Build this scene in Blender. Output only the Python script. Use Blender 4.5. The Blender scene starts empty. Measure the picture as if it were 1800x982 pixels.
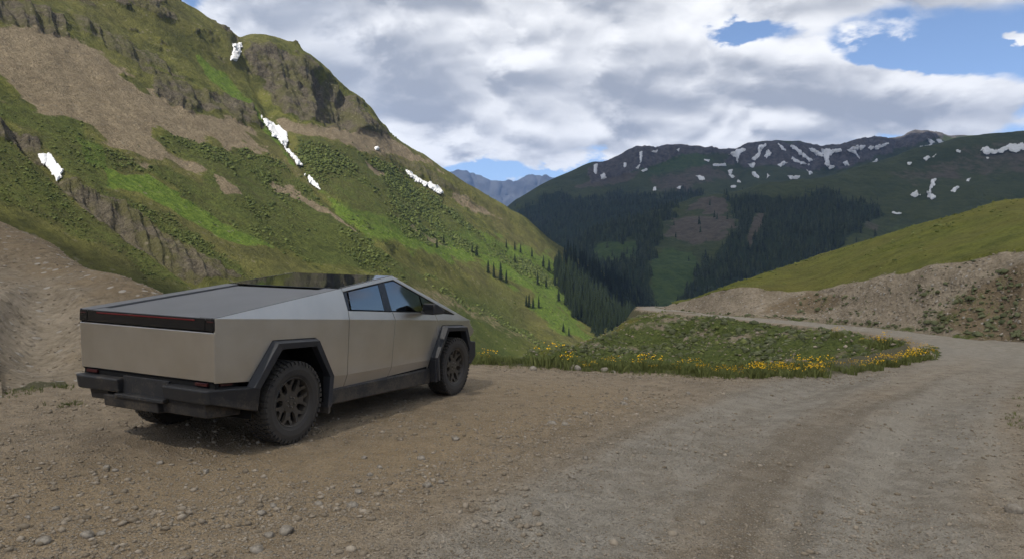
import bpy, bmesh, math, random
import numpy as np
from mathutils import Matrix, Vector

random.seed(7)
RNG = np.random.default_rng(7)
R = math.radians
S = bpy.context.scene
COL = S.collection

# ------------------------------------------------------------------ camera, sky, sun, exposure
FPX, CAMZ, PITCH = 1231.35, 1.889, -0.00884
cam = bpy.data.cameras.new('camera')
cam.sensor_width = 36.0
cam.lens = 36.0 * FPX / 1800.0
cam.clip_start = 0.1
cam.clip_end = 60000
camo = bpy.data.objects.new('camera', cam)
COL.objects.link(camo)
camo.location = (0, 0, CAMZ)
camo.rotation_euler = (math.pi / 2 + PITCH, 0, 0)
S.camera = camo

SUN_DIR = Vector((-0.30, -0.58, 0.76)).normalized()      # towards the sun: behind the camera, to the left, high
SUN_EL = math.asin(SUN_DIR.z)
SUN_AZ = math.atan2(SUN_DIR.x, SUN_DIR.y)                # clockwise from +Y
sun = bpy.data.lights.new('sun', 'SUN')
sun.energy = 5.0
sun.angle = R(0.53)
sun.color = (1.0, 0.94, 0.84)
suno = bpy.data.objects.new('sun', sun)
COL.objects.link(suno)
suno.rotation_euler = (-SUN_DIR).to_track_quat('-Z', 'Y').to_euler()
suno.location = SUN_DIR * 100

S.view_settings.view_transform = 'Standard'
S.view_settings.look = 'None'
S.view_settings.exposure = 0.54
S.view_settings.gamma = 1.0
S.cycles.use_denoising = True
S.cycles.max_bounces = 6
S.cycles.diffuse_bounces = 4
S.cycles.glossy_bounces = 3
S.cycles.transparent_max_bounces = 12
S.cycles.volume_bounces = 0
S.cycles.caustics_reflective = False
S.cycles.caustics_refractive = False
S.cycles.sample_clamp_indirect = 4.0


# ------------------------------------------------------------------ node helpers
class N:
    """wraps a socket so that arithmetic builds Math nodes"""
    def __init__(s, nt, sock): s.nt, s.s = nt, sock
    def _m(s, op, *a, clamp=False):
        n = s.nt.nodes.new('ShaderNodeMath'); n.operation = op; n.use_clamp = clamp
        for i, v in enumerate((s,) + a):
            if isinstance(v, N): s.nt.links.new(v.s, n.inputs[i])
            else: n.inputs[i].default_value = v
        return N(s.nt, n.outputs[0])
    def __add__(s, o): return s._m('ADD', o)
    def __radd__(s, o): return s._m('ADD', o)
    def __mul__(s, o): return s._m('MULTIPLY', o)
    def __rmul__(s, o): return s._m('MULTIPLY', o)
    def __sub__(s, o): return s._m('SUBTRACT', o)
    def __rsub__(s, o): return (s * -1.0) + o
    def __truediv__(s, o): return s._m('DIVIDE', o)
    def max(s, o): return s._m('MAXIMUM', o)
    def min(s, o): return s._m('MINIMUM', o)
    def pow(s, o): return s._m('POWER', o)
    def abs(s): return s._m('ABSOLUTE')
    def exp(s): return s._m('EXPONENT')
    def clamp(s): return s._m('ADD', 0.0, clamp=True)
    def sstep(s, a, b):
        n = s.nt.nodes.new('ShaderNodeMapRange'); n.interpolation_type = 'SMOOTHSTEP'
        s.nt.links.new(s.s, n.inputs[0])
        n.inputs[1].default_value = a; n.inputs[2].default_value = b
        n.inputs[3].default_value = 0; n.inputs[4].default_value = 1
        return N(s.nt, n.outputs[0])


class G:
    """small shader graph builder"""
    def __init__(s, nt): s.nt = nt; s.coord = None
    def node(s, t, **kw):
        n = s.nt.nodes.new(t)
        for k, v in kw.items(): setattr(n, k, v)
        return n
    def link(s, a, b): s.nt.links.new(a.s if isinstance(a, N) else a, b)
    def set(s, sock, v):
        if isinstance(v, N): s.link(v, sock)
        elif hasattr(v, 'is_output'): s.nt.links.new(v, sock)
        elif isinstance(v, (tuple, list)) and len(v) == 3 and sock.type == 'RGBA': sock.default_value = (*v, 1)
        else: sock.default_value = v
    def obj(s):
        if s.coord is None: s.coord = s.node('ShaderNodeTexCoord')
        return s.coord.outputs['Object']
    def vscale(s, v, sc, loc=(0, 0, 0), rot=(0, 0, 0)):
        m = s.node('ShaderNodeMapping'); s.set(m.inputs['Vector'], v)
        m.inputs['Scale'].default_value = sc; m.inputs['Location'].default_value = loc; m.inputs['Rotation'].default_value = rot
        return m.outputs[0]
    def noise(s, v, scale, detail=4, rough=0.55, dist=0.0, out=0):
        n = s.node('ShaderNodeTexNoise'); s.set(n.inputs['Vector'], v)
        n.inputs['Scale'].default_value = scale; n.inputs['Detail'].default_value = detail
        n.inputs['Roughness'].default_value = rough; n.inputs['Distortion'].default_value = dist
        return N(s.nt, n.outputs[out])
    def voro(s, v, scale, feature='F1', out='Distance', rand=1.0):
        n = s.node('ShaderNodeTexVoronoi'); n.feature = feature; s.set(n.inputs['Vector'], v)
        n.inputs['Scale'].default_value = scale
        n.inputs['Randomness'].default_value = rand
        return N(s.nt, n.outputs[out])
    def mix(s, f, a, b, mode='MIX'):
        n = s.node('ShaderNodeMix'); n.data_type = 'RGBA'; n.blend_type = mode
        s.set(n.inputs[0], f); s.set(n.inputs[6], a); s.set(n.inputs[7], b)
        return N(s.nt, n.outputs[2])
    def attr(s, name):
        n = s.node('ShaderNodeAttribute'); n.attribute_name = name
        return N(s.nt, n.outputs['Fac'])
    def bump(s, h, strength=0.5, dist=0.1):
        n = s.node('ShaderNodeBump'); s.set(n.inputs['Height'], h)
        n.inputs['Strength'].default_value = strength; n.inputs['Distance'].default_value = dist
        return n.outputs[0]


def material(name, fn):
    m = bpy.data.materials.new(name); m.use_nodes = True
    g = G(m.node_tree); b = m.node_tree.nodes['Principled BSDF']
    b.inputs['Specular IOR Level'].default_value = 0.3
    fn(g, b)
    return m


def plain(name, col, rough=0.6, metal=0.0, spec=0.3, var=0.12, vscale=8.0, bump=0.0):
    def fn(g, b):
        n = g.noise(g.obj(), vscale, 5, 0.6)
        lo = tuple(c * (1 - var) for c in col); hi = tuple(min(1, c * (1 + var)) for c in col)
        g.set(b.inputs['Base Color'], g.mix(n.sstep(0.3, 0.7), lo, hi))
        b.inputs['Roughness'].default_value = rough; b.inputs['Metallic'].default_value = metal
        b.inputs['Specular IOR Level'].default_value = spec
        if bump: g.set(b.inputs['Normal'], g.bump(n, bump, 0.02))
    return material(name, fn)


# ------------------------------------------------------------------ world: Nishita sky with a broken cloud deck
world = bpy.data.worlds.new('World'); S.world = world; world.use_nodes = True


def build_world():
    nt = world.node_tree; g = G(nt)
    bg = nt.nodes['Background']
    sky = g.node('ShaderNodeTexSky'); sky.sky_type = 'NISHITA'; sky.sun_disc = False
    sky.sun_elevation = SUN_EL; sky.sun_rotation = SUN_AZ
    sky.altitude = 3400; sky.air_density = 1.0; sky.dust_density = 0.6; sky.ozone_density = 1.0
    tc = g.node('ShaderNodeTexCoord')
    sep = g.node('ShaderNodeSeparateXYZ'); nt.links.new(tc.outputs['Generated'], sep.inputs[0])
    x, y, z = (N(nt, o) for o in sep.outputs)
    zz = z.max(0.0)
    def vec(a, b, c=0.0):
        n = g.node('ShaderNodeCombineXYZ')
        g.set(n.inputs[0], a); g.set(n.inputs[1], b); g.set(n.inputs[2], c)
        return n.outputs[0]

    off = SKYOFF
    def dens(dz):
        """deck of clouds seen in perspective: broad masses plus billows; dz looks a little higher up"""
        k = zz + (0.20 + dz); k2 = zz + (0.34 + dz)
        base = g.noise(vec(x / k + off[0], y / k + off[1], off[2]), 1.05, 2, 0.5, 0.2)
        med = g.noise(vec(x / k2 + off[1], y / k2 + off[0], off[2] + 3.7), 3.1, 7, 0.55, 0.25)
        vo = g.node('ShaderNodeTexVoronoi'); vo.feature = 'F1'
        g.set(vo.inputs['Vector'], vec(x / k2 + off[0] * 2 + (med - 0.5) * 0.5, y / k2 + off[1], off[2]))
        vo.inputs['Scale'].default_value = 3.4; vo.inputs['Detail'].default_value = 2.0; vo.inputs['Roughness'].default_value = 0.5
        puff = N(nt, vo.outputs['Distance']) * -0.62 + 0.74
        return base * 0.40 + med * 0.28 + puff * 0.32
    d0 = dens(0.0); d1 = dens(0.022)
    wob = g.noise(vec(x * 1.0, y * 1.0, z * 2.2), 7.0, 6, 0.62)
    wob2 = g.noise(vec(x + 4.0, y * 1.0, z * 2.2), 9.0, 6, 0.62)
    az = x / y.max(0.05) + (wob - 0.5) * 0.22
    el = z / y.max(0.05) + (wob2 - 0.5) * 0.075
    front = y.sstep(0.05, 0.3)

    def blob(ax, ex, sa, se):
        a = (az - ax) * (1.0 / sa); e = (el - ex) * (1.0 / se)
        return ((a * a + e * e) * -1.0).exp() * front

    def pix(px_, py_): return (px_ - 900) / FPX, (480 - py_) / FPX
    bias = None
    for (cx, cy, sx, sy, w) in SKYBLOBS:
        a, e = pix(cx, cy)
        t = blob(a, e, sx / FPX, sy / FPX) * w
        bias = t if bias is None else bias + t
    c = (d0 + bias).sstep(0.315, 0.375)
    # shading: thick or overhung parts grey, thin rims and tops bright
    up_ = d1 - d0                                    # cloud piling up above: we look at a shaded flank or base
    shade = (up_ * SKYUP + (d0 + bias - 0.40) * SKYTH + SKYSHADE).sstep(-0.15, 1.1)
    bright = (0.90, 0.90, 0.90); grey = (0.30, 0.32, 0.36)
    ccol = g.mix(shade, tuple(v * 0.97 for v in bright), grey)
    mul = g.node('ShaderNodeVectorMath'); mul.operation = 'SCALE'
    nt.links.new(sky.outputs[0], mul.inputs[0]); mul.inputs['Scale'].default_value = 0.13
    col = g.mix(c, mul.outputs[0], ccol)
    g.link(col, bg.inputs['Color']); bg.inputs['Strength'].default_value = 1.0


SKYOFF = (3.1, 1.7, 0.4)
SKYSHADE = 0.36
SKYUP = 8.0
SKYTH = 3.2
# px, py, half-widths, weight: where the deck is broken (negative) or solid (positive) above the valley
SKYBLOBS = [(1640, 92, 150, 27, -0.27), (1290, 50, 60, 17, -0.18), (960, 300, 150, 24, -0.20), (1760, 72, 50, 16, 0.16), (1350, 130, 120, 40, 0.10), (1500, 200, 300, 40, 0.10),
            (1230, 0, 400, 40, 0.10), (600, 90, 260, 120, 0.10), (1300, 190, 420, 50, 0.09), (820, 262, 60, 18, 0.10), (720, 215, 90, 40, 0.14), (1085, 268, 50, 22, 0.12), (960, 285, 50, 14, 0.08)]
build_world()


# ------------------------------------------------------------------ numpy helpers
def at(px, py, d):
    """point of the place that lies d metres ahead of the photographer in the direction of a photo pixel"""
    a = (px - 900.0) / FPX; b = (491.0 - py) / FPX
    ct, st = math.cos(PITCH), math.sin(PITCH)
    dy = ct - b * st; dz = st + b * ct
    return np.array([a * d / dy, d, CAMZ + d * dz / dy])


def pixel_of(P):
    P = np.asarray(P, float)
    ct, st = math.cos(PITCH), math.sin(PITCH)
    x, y, z = P[..., 0], P[..., 1], P[..., 2] - CAMZ
    f = np.maximum(y * ct + z * st, 1e-3); u = -y * st + z * ct
    return 900 + FPX * x / f, 491 - FPX * u / f


def _h(i, j, k, seed):
    n = (i.astype(np.int64) * 374761393 + j.astype(np.int64) * 668265263 + k.astype(np.int64) * 2147483647 + seed * 1274126177) & 0xFFFFFFFF
    n = ((n ^ (n >> 13)) * 1274126177) & 0xFFFFFFFF
    n = ((n ^ (n >> 16)) * 2246822519) & 0xFFFFFFFF
    return ((n ^ (n >> 15)) & 0xFFFFFF) / float(0xFFFFFF)


def vn(x, y, z=None, seed=0):
    x = np.asarray(x, float); y = np.asarray(y, float)
    xi, yi = np.floor(x), np.floor(y); fx, fy = x - xi, y - yi
    fx = fx * fx * fx * (fx * (fx * 6 - 15) + 10); fy = fy * fy * fy * (fy * (fy * 6 - 15) + 10)
    if z is None:
        zi = np.zeros_like(xi); lay = (0,); fz = None
    else:
        z = np.asarray(z, float); zi = np.floor(z); fz = z - zi; fz = fz * fz * (3 - 2 * fz); lay = (0, 1)
    out = []
    for k in lay:
        a = _h(xi, yi, zi + k, seed); b = _h(xi + 1, yi, zi + k, seed); c = _h(xi, yi + 1, zi + k, seed); d = _h(xi + 1, yi + 1, zi + k, seed)
        out.append((a + (b - a) * fx) * (1 - fy) + (c + (d - c) * fx) * fy)
    r = out[0] if fz is None else out[0] + (out[1] - out[0]) * fz
    return r * 2 - 1


def fbm(x, y, z=None, octv=5, gain=0.5, seed=0, ridged=False):
    t = 0; a = 1.0; s = 0
    for o in range(octv):
        n = vn(x, y, z, seed + o * 17)
        t = t + a * ((1 - 2 * np.abs(n)) if ridged else n); s += a
        x = x * 2.03 + 5.3; y = y * 2.03 + 1.7
        if z is not None: z = z * 2.03 + 9.1
        a *= gain
    return t / s


def sst(a, b, x):
    t = np.clip((x - a) / (b - a), 0, 1)
    return t * t * (3 - 2 * t)


def poly_sd(X, Y, pts):
    """signed distance to a polygon, positive inside"""
    pts = np.asarray(pts, float); X = np.asarray(X, float); Y = np.asarray(Y, float)
    d2 = np.full(X.shape, 1e18); ins = np.zeros(X.shape, bool)
    for i in range(len(pts)):
        a, b = pts[i - 1], pts[i]
        ex, ey = b - a; L = ex * ex + ey * ey + 1e-12
        t = np.clip(((X - a[0]) * ex + (Y - a[1]) * ey) / L, 0, 1)
        d2 = np.minimum(d2, (X - a[0] - t * ex) ** 2 + (Y - a[1] - t * ey) ** 2)
        if a[1] != b[1]:
            ins ^= ((a[1] > Y) != (b[1] > Y)) & (X < (b[0] - a[0]) * (Y - a[1]) / (b[1] - a[1]) + a[0])
    d = np.sqrt(d2)
    return np.where(ins, d, -d)


def line_d(X, Y, pts):
    pts = np.asarray(pts, float)
    d2 = np.full(np.shape(X), 1e18)
    for a, b in zip(pts[:-1], pts[1:]):
        e = b[:2] - a[:2]; L = e @ e + 1e-12
        t = np.clip(((X - a[0]) * e[0] + (Y - a[1]) * e[1]) / L, 0, 1)
        d2 = np.minimum(d2, (X - a[0] - t * e[0]) ** 2 + (Y - a[1] - t * e[1]) ** 2)
    return np.sqrt(d2)


def mesh_np(name, V, F, mat=None, smooth=False, attrs=None, parent=None, slots=None):
    V = np.ascontiguousarray(V, dtype=np.float32).reshape(-1, 3); F = np.ascontiguousarray(F, dtype=np.int32)
    k = F.shape[1]
    me = bpy.data.meshes.new(name)
    me.vertices.add(len(V)); me.vertices.foreach_set('co', V.ravel())
    me.loops.add(F.size); me.loops.foreach_set('vertex_index', F.ravel())
    me.polygons.add(len(F)); me.polygons.foreach_set('loop_start', np.arange(0, F.size, k, dtype=np.int32))
    if smooth: me.polygons.foreach_set('use_smooth', np.ones(len(F), dtype=bool))
    for a, v in (attrs or {}).items():
        at_ = me.attributes.new(a, 'FLOAT', 'POINT'); at_.data.foreach_set('value', np.ascontiguousarray(v, dtype=np.float32).ravel())
    me.update(calc_edges=True); me.validate()
    for m in (slots or ([mat] if mat else [])): me.materials.append(m)
    o = bpy.data.objects.new(name, me); COL.objects.link(o)
    if parent: o.parent = parent
    return o


def grid_faces(nv, nu):
    i = np.arange(nv * nu).reshape(nv, nu)
    return np.stack([i[:-1, :-1], i[:-1, 1:], i[1:, 1:], i[1:, :-1]], -1).reshape(-1, 4)


def hermite(t, T, P, pchip=False):
    """smooth curve through P (n, ...) at knots T"""
    T = np.asarray(T, float); P = np.asarray(P, float)
    m = np.zeros_like(P); h = np.diff(T); sl = np.diff(P, axis=0) / h.reshape(-1, *([1] * (P.ndim - 1)))
    m[1:-1] = 0.5 * (sl[1:] + sl[:-1]); m[0] = sl[0]; m[-1] = sl[-1]
    if pchip:
        a, b = sl[1:], sl[:-1]
        m[1:-1] = np.where(a * b > 0, 2 * a * b / np.where(np.abs(a + b) < 1e-12, 1, a + b), 0)
    i = np.clip(np.searchsorted(T, t, side='right') - 1, 0, len(T) - 2)
    s = (t - T[i]) / h[i]; hh = h[i]
    sh = (-1,) + (1,) * (P.ndim - 1); s = s.reshape(sh); hh = hh.reshape(sh)
    return ((2 * s**3 - 3 * s**2 + 1) * P[i] + (s**3 - 2 * s**2 + s) * hh * m[i] + (-2 * s**3 + 3 * s**2) * P[i + 1] + (s**3 - s**2) * hh * m[i + 1])


def tag(o, label=None, cat=None, group=None, kind=None):
    if label: o['label'] = label
    if cat: o['category'] = cat
    if group: o['group'] = group
    if kind: o['kind'] = kind
    return o


class Loft:
    """a sheet of land: columns of 3-D control points (crest .. foot), refined and displaced"""
    def __init__(s, cols, nu, nv, uk=None, vk=None, vpow=1.0):
        P = np.array([[at(*p) if len(p) == 3 else np.array(p[1:4]) for p in c] for c in cols])   # (ncol, nrow, 3)
        uk = np.linspace(0, 1, P.shape[0]) if uk is None else np.asarray(uk, float)
        vk = np.linspace(0, 1, P.shape[1]) if vk is None else np.asarray(vk, float)
        u = np.linspace(0, 1, nu); v = np.linspace(0, 1, nv) ** vpow
        A = hermite(u, uk, P)                       # (nu, nrow, 3)
        B = hermite(v, vk, np.swapaxes(A, 0, 1), True)    # (nv, nu, 3)
        s.P = B; s.nu, s.nv = nu, nv; s.u, s.v = u, v
        s.px, s.py = pixel_of(B)
        s.attrs = {}

    def normals(s):
        du = np.gradient(s.P, axis=1); dv = np.gradient(s.P, axis=0)
        n = np.cross(du, dv); n /= np.linalg.norm(n, axis=-1, keepdims=True) + 1e-12
        n[n[..., 2] < 0] *= -1
        return n

    def displace(s, h): s.P = s.P + s.normals() * h[..., None]

    def build(s, name, mat, kind='structure'):
        s.N = s.normals(); s.px, s.py = pixel_of(s.P)
        F = grid_faces(s.nv, s.nu)
        o = mesh_np(name, s.P, F, mat, True, s.attrs)
        e = s.N.reshape(-1, 3)[0]
        a, b, c, d = s.P.reshape(-1, 3)[F[len(F) // 2]]
        if np.cross(b - a, d - a)[2] < 0: o.data.flip_normals()
        return tag(o, kind=kind)

    def sample(s, w, n, rng):
        """n random grid points with weight w * cell area; returns positions, normals"""
        du = np.gradient(s.P, axis=1); dv = np.gradient(s.P, axis=0)
        ar = np.linalg.norm(np.cross(du, dv), axis=-1) * w
        p = ar.ravel() / ar.sum()
        i = rng.choice(p.size, n, p=p)
        j = rng.uniform(-0.5, 0.5, (2, n, 1))
        P = s.P.reshape(-1, 3)[i] + du.reshape(-1, 3)[i] * j[0] + dv.reshape(-1, 3)[i] * j[1]
        return P, s.N.reshape(-1, 3)[i], i

    def on(s, X, Y):
        """surface points seen at photo pixels X, Y (1-D arrays), with normals"""
        m = (s.px > X.min() - 12) & (s.px < X.max() + 12) & (s.py > Y.min() - 12) & (s.py < Y.max() + 12) & (s.P[..., 1] > 5)
        if s.facing is not None: m &= s.facing
        Q = s.P[m]; qx = s.px[m]; qy = s.py[m]; qn = s.N[m]
        out = np.empty((len(X), 3)); nn = np.empty((len(X), 3))
        for c in range(0, len(X), 500):
            d = (qx[None] - X[c:c + 500, None]) ** 2 + (qy[None] - Y[c:c + 500, None]) ** 2
            k = np.argmin(d, 1)
            ray = np.array([at(a, b, 1.0) for a, b in zip(X[c:c + 500], Y[c:c + 500])]) - np.array([0, 0, CAMZ])
            q, n = Q[k], qn[k]
            den = (ray * n).sum(1); den = np.where(np.abs(den) < 0.03, -0.03, den)
            t = ((q - np.array([0, 0, CAMZ])) * n).sum(1) / den
            t = np.clip(t, q[:, 1] * 0.97, q[:, 1] * 1.03)
            out[c:c + 500] = ray * t[:, None] + np.array([0, 0, CAMZ]); nn[c:c + 500] = n
        return out, nn
    facing = None


def polymask(L, pts, soft=4.0, wob=6.0, wl=18.0, seed=3):
    sd = poly_sd(L.px, L.py, pts)
    near = sd > -40
    w = np.zeros_like(sd)
    k = np.maximum(np.abs(L.P[..., 1]), 1.0)[near] * (wl / FPX)          # wobble the border with the lie of the land
    Q = L.P[near]
    w[near] = fbm(Q[:, 0] / k.mean(), Q[:, 1] / k.mean() * 0.6, Q[:, 2] / k.mean(), octv=4, seed=seed) * wob
    return sst(-soft, soft, sd + w)

# ------------------------------------------------------------------ land materials
def m_gravel(g, b):
    o = g.obj()
    track, veg, warm = g.attr('track'), g.attr('veg'), g.attr('warm')
    big = g.noise(o, 0.55, 5, 0.6); mid = g.noise(o, 4.0, 6, 0.65); fine = g.noise(o, 38.0, 5, 0.7)
    v1 = g.voro(o, 26.0); v1c = g.voro(o, 26.0, out='Color'); v2 = g.voro(o, 70.0); v2c = g.voro(o, 70.0, out='Color')
    dirt = g.mix(mid.sstep(0.3, 0.7), (0.190, 0.145, 0.095), (0.300, 0.235, 0.160))
    ochre = g.mix(fine.sstep(0.3, 0.7), (0.215, 0.150, 0.080), (0.315, 0.232, 0.134))
    grey = g.mix(mid.sstep(0.3, 0.7), (0.195, 0.172, 0.136), (0.290, 0.258, 0.208))
    c = g.mix((warm * 0.6 + (big - 0.5) * 1.4 + (mid - 0.5) * 0.6).clamp(), dirt, ochre)
    c = g.mix((track * 0.9 + (big - 0.5) * 1.1 + (mid - 0.5) * 0.7).sstep(0.0, 1.1), c, grey)
    c = g.mix((g.attr('streak') + (fine - 0.5) * 0.5).sstep(0.1, 0.9) * 0.55, c, (0.30, 0.265, 0.21))
    c = g.mix((g.attr('streak') * -1.0 + (fine - 0.5) * 0.5).sstep(0.1, 0.9) * 0.5, c, (0.115, 0.092, 0.064))
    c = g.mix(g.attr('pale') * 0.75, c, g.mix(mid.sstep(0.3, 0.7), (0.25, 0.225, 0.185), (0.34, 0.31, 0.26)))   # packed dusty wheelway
    # pebbles pressed into the surface
    peb = N(g.nt, g.nt.nodes.new('ShaderNodeSeparateColor').outputs[0]); g.link(v1c, peb.s.node.inputs[0])
    ston = g.mix(peb.sstep(0.45, 1.0), (0.075, 0.062, 0.048), (0.38, 0.335, 0.27))
    c = g.mix(((peb - 0.5) * 3.0).clamp() * v1.sstep(0.42, 0.25), c, ston)
    peb2 = N(g.nt, g.nt.nodes.new('ShaderNodeSeparateColor').outputs[1]); g.link(v2c, peb2.s.node.inputs[0])
    ston2 = g.mix(peb2.sstep(0.3, 1.0), (0.045, 0.037, 0.028), (0.40, 0.355, 0.285))
    c = g.mix(((peb2 - 0.35) * 2.0).clamp() * v2.sstep(0.5, 0.25) * 0.9, c, ston2)
    soil = g.mix(fine.sstep(0.35, 0.65), (0.06, 0.065, 0.028), (0.12, 0.10, 0.06))
    c = g.mix((veg + (mid - 0.5) * 0.5).sstep(0.3, 0.7), c, soil)
    g.set(b.inputs['Base Color'], c)
    b.inputs['Roughness'].default_value = 0.92; b.inputs['Specular IOR Level'].default_value = 0.15
    h = v1.sstep(0.5, 0.1) * ((peb - 0.5) * 2.0).clamp() * 1.2 + v2.sstep(0.5, 0.1) * 0.4 + fine * 0.55 + mid * 0.8
    g.set(b.inputs['Normal'], g.bump(h, 1.0, 0.035))


def m_mountain(g, b):
    o = g.obj()
    scree, rock, mead, shrub, dark = (g.attr(n) for n in ('scree', 'rock', 'mead', 'shrub', 'dark'))
    big = g.noise(o, 0.012, 5, 0.6); mid = g.noise(o, 0.06, 6, 0.65); fine = g.noise(o, 0.30, 6, 0.75); tiny = g.noise(o, 0.9, 3, 0.7)
    out_ = g.voro(o, 0.22); st_ = g.noise(g.vscale(o, (0.25, 0.06, 0.04), rot=(0, 0, R(-35))), 1.0, 5, 0.65)
    grass = g.mix((mid * 0.6 + fine * 0.4).sstep(0.35, 0.66), (0.040, 0.050, 0.013), (0.152, 0.150, 0.038))
    grass = g.mix((big - 0.36).clamp() * 1.5, grass, (0.122, 0.102, 0.048))
    lush = g.mix(fine.sstep(0.3, 0.7), (0.056, 0.096, 0.016), (0.138, 0.188, 0.032))
    scr = g.mix((fine * 0.5 + tiny * 0.5).sstep(0.3, 0.7), (0.130, 0.102, 0.064), (0.290, 0.235, 0.158))
    scr = g.mix(mid.sstep(0.4, 0.75) * 0.5, scr, (0.128, 0.098, 0.062))
    rk = g.mix((fine * 0.6 + tiny * 0.4).sstep(0.32, 0.68), (0.045, 0.038, 0.027), (0.150, 0.128, 0.092))
    rk = g.mix(mid.sstep(0.42, 0.58) * 0.75, rk, (0.085, 0.082, 0.030))
    sh = g.mix(fine.sstep(0.35, 0.7), (0.036, 0.052, 0.014), (0.100, 0.118, 0.030))
    n = (fine - 0.5) * 0.9 + (mid - 0.5) * 0.9
    c = g.mix((mead + n).sstep(0.25, 0.75), grass, lush)
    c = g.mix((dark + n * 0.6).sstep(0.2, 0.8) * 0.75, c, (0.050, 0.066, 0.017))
    c = g.mix((shrub * 0.72 + n * 1.7).sstep(0.25, 0.95) * 0.9, c, sh)
    c = g.mix((scree + n * 1.3).sstep(0.3, 0.75), c, scr)
    c = g.mix((rock + n * 1.3).sstep(0.4, 0.62), c, rk)
    c = g.mix((scree * (st_ - 0.45).clamp() * 1.6).clamp(), c, (0.095, 0.074, 0.046))                    # rills in the scree
    c = g.mix((out_.sstep(0.28, 0.12) * (mid - 0.42).clamp() * 5.0 * (1.0 - shrub)).clamp() * 0.7, c, (0.20, 0.175, 0.13))   # outcrops poking through
    g.set(b.inputs['Base Color'], c)
    b.inputs['Roughness'].default_value = 0.95; b.inputs['Specular IOR Level'].default_value = 0.08
    g.set(b.inputs['Normal'], g.bump(fine * 1.4 + tiny * 0.5 + mid * 1.5 + st_ * 0.8, 1.0, 2.6))


def m_far(g, b):
    o = g.obj()
    scree, rock, mead, shrub = (g.attr(n) for n in ('scree', 'rock', 'mead', 'shrub'))
    mid = g.noise(o, 0.012, 6, 0.65); fine = g.noise(o, 0.07, 6, 0.7)
    grass = g.mix((mid * 0.5 + fine * 0.5).sstep(0.35, 0.65), (0.032, 0.044, 0.020), (0.058, 0.068, 0.028))
    lush = g.mix(fine.sstep(0.35, 0.65), (0.034, 0.056, 0.022), (0.056, 0.080, 0.026))
    scr = g.mix(fine.sstep(0.3, 0.7), (0.058, 0.050, 0.041), (0.098, 0.084, 0.066))
    rk = g.mix(fine.sstep(0.35, 0.65), (0.042, 0.040, 0.041), (0.110, 0.100, 0.094))
    n = (fine - 0.5) * 0.8 + (mid - 0.5) * 0.8
    c = g.mix((mead + n).sstep(0.3, 0.7), grass, lush)
    c = g.mix((shrub + n).sstep(0.35, 0.7), c, (0.022, 0.033, 0.018))
    c = g.mix((scree + n).sstep(0.35, 0.65), c, scr)
    c = g.mix((rock + n * 1.2).sstep(0.4, 0.62), c, rk)
    g.set(b.inputs['Base Color'], c)
    b.inputs['Roughness'].default_value = 0.95; b.inputs['Specular IOR Level'].default_value = 0.05
    g.set(b.inputs['Normal'], g.bump(fine + mid * 2, 0.8, 8.0))


def m_hill(g, b):
    """grass over a cut of reddish and grey dirt; scale of metres"""
    o = g.obj()
    dirt, red, veg = g.attr('dirt'), g.attr('red'), g.attr('veg')
    big = g.noise(o, 0.12, 5, 0.6); mid = g.noise(o, 0.8, 6, 0.65); fine = g.noise(o, 6.0, 6, 0.7)
    st = g.voro(o, 5.0); stc = g.voro(o, 5.0, out='Color')
    grass = g.mix((mid * 0.5 + fine * 0.5).sstep(0.36, 0.64), (0.055, 0.066, 0.013), (0.125, 0.128, 0.026))
    grass = g.mix((big - 0.38).clamp() * 1.6, grass, (0.12, 0.092, 0.035))
    gd = g.mix((mid * 0.5 + fine * 0.5).sstep(0.35, 0.65), (0.155, 0.124, 0.086), (0.285, 0.235, 0.172))
    rd = g.mix((mid * 0.6 + fine * 0.4).sstep(0.35, 0.65), (0.105, 0.078, 0.048), (0.195, 0.148, 0.094))
    c = g.mix((red + (mid - 0.5) * 1.2 + (big - 0.5)).sstep(0.3, 0.75), gd, rd)
    sep = g.node('ShaderNodeSeparateColor'); g.link(stc, sep.inputs[0]); r = N(g.nt, sep.outputs[0])
    c = g.mix(((r - 0.72) * 4.0).clamp() * st.sstep(0.45, 0.3), c, g.mix(r, (0.13, 0.12, 0.10), (0.30, 0.27, 0.23)))
    vg = g.mix(fine.sstep(0.3, 0.7), (0.034, 0.046, 0.013), (0.086, 0.100, 0.028))
    c = g.mix((veg + (mid - 0.5) * 1.6 + (fine - 0.5) * 0.6).sstep(0.4, 0.68), c, vg)
    c = g.mix((dirt + (mid - 0.5) * 0.35).sstep(0.4, 0.6), grass, c)
    g.set(b.inputs['Base Color'], c)
    b.inputs['Roughness'].default_value = 0.95; b.inputs['Specular IOR Level'].default_value = 0.1
    g.set(b.inputs['Normal'], g.bump(fine * 0.6 + mid + st.sstep(0.5, 0.1) * 0.4, 0.9, 0.12))


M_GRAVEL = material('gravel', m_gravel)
M_MOUNT = material('mountain_slope', m_mountain)
M_FAR = material('far_slope', m_far)
M_HILL = material('cut_hill', m_hill)
M_RANGE = plain('blue_rock', (0.045, 0.048, 0.052), 0.9, spec=0.05, var=0.5, vscale=0.004)
M_VALLEY = plain('valley_grass', (0.055, 0.075, 0.025), 0.95, spec=0.05, var=0.3, vscale=0.02)
def m_snow(g, b):
    o = g.obj(); n = g.noise(o, 0.22, 6, 0.7); f = g.noise(o, 1.4, 5, 0.7)
    g.set(b.inputs['Base Color'], g.mix((n * 0.6 + f * 0.4).sstep(0.48, 0.68) * 0.8, (0.62, 0.62, 0.63), (0.36, 0.33, 0.29)))
    b.inputs['Roughness'].default_value = 0.75
    g.set(b.inputs['Normal'], g.bump(n + f * 0.4, 0.6, 1.2))


M_SNOW = material('old_snow', m_snow)

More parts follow.
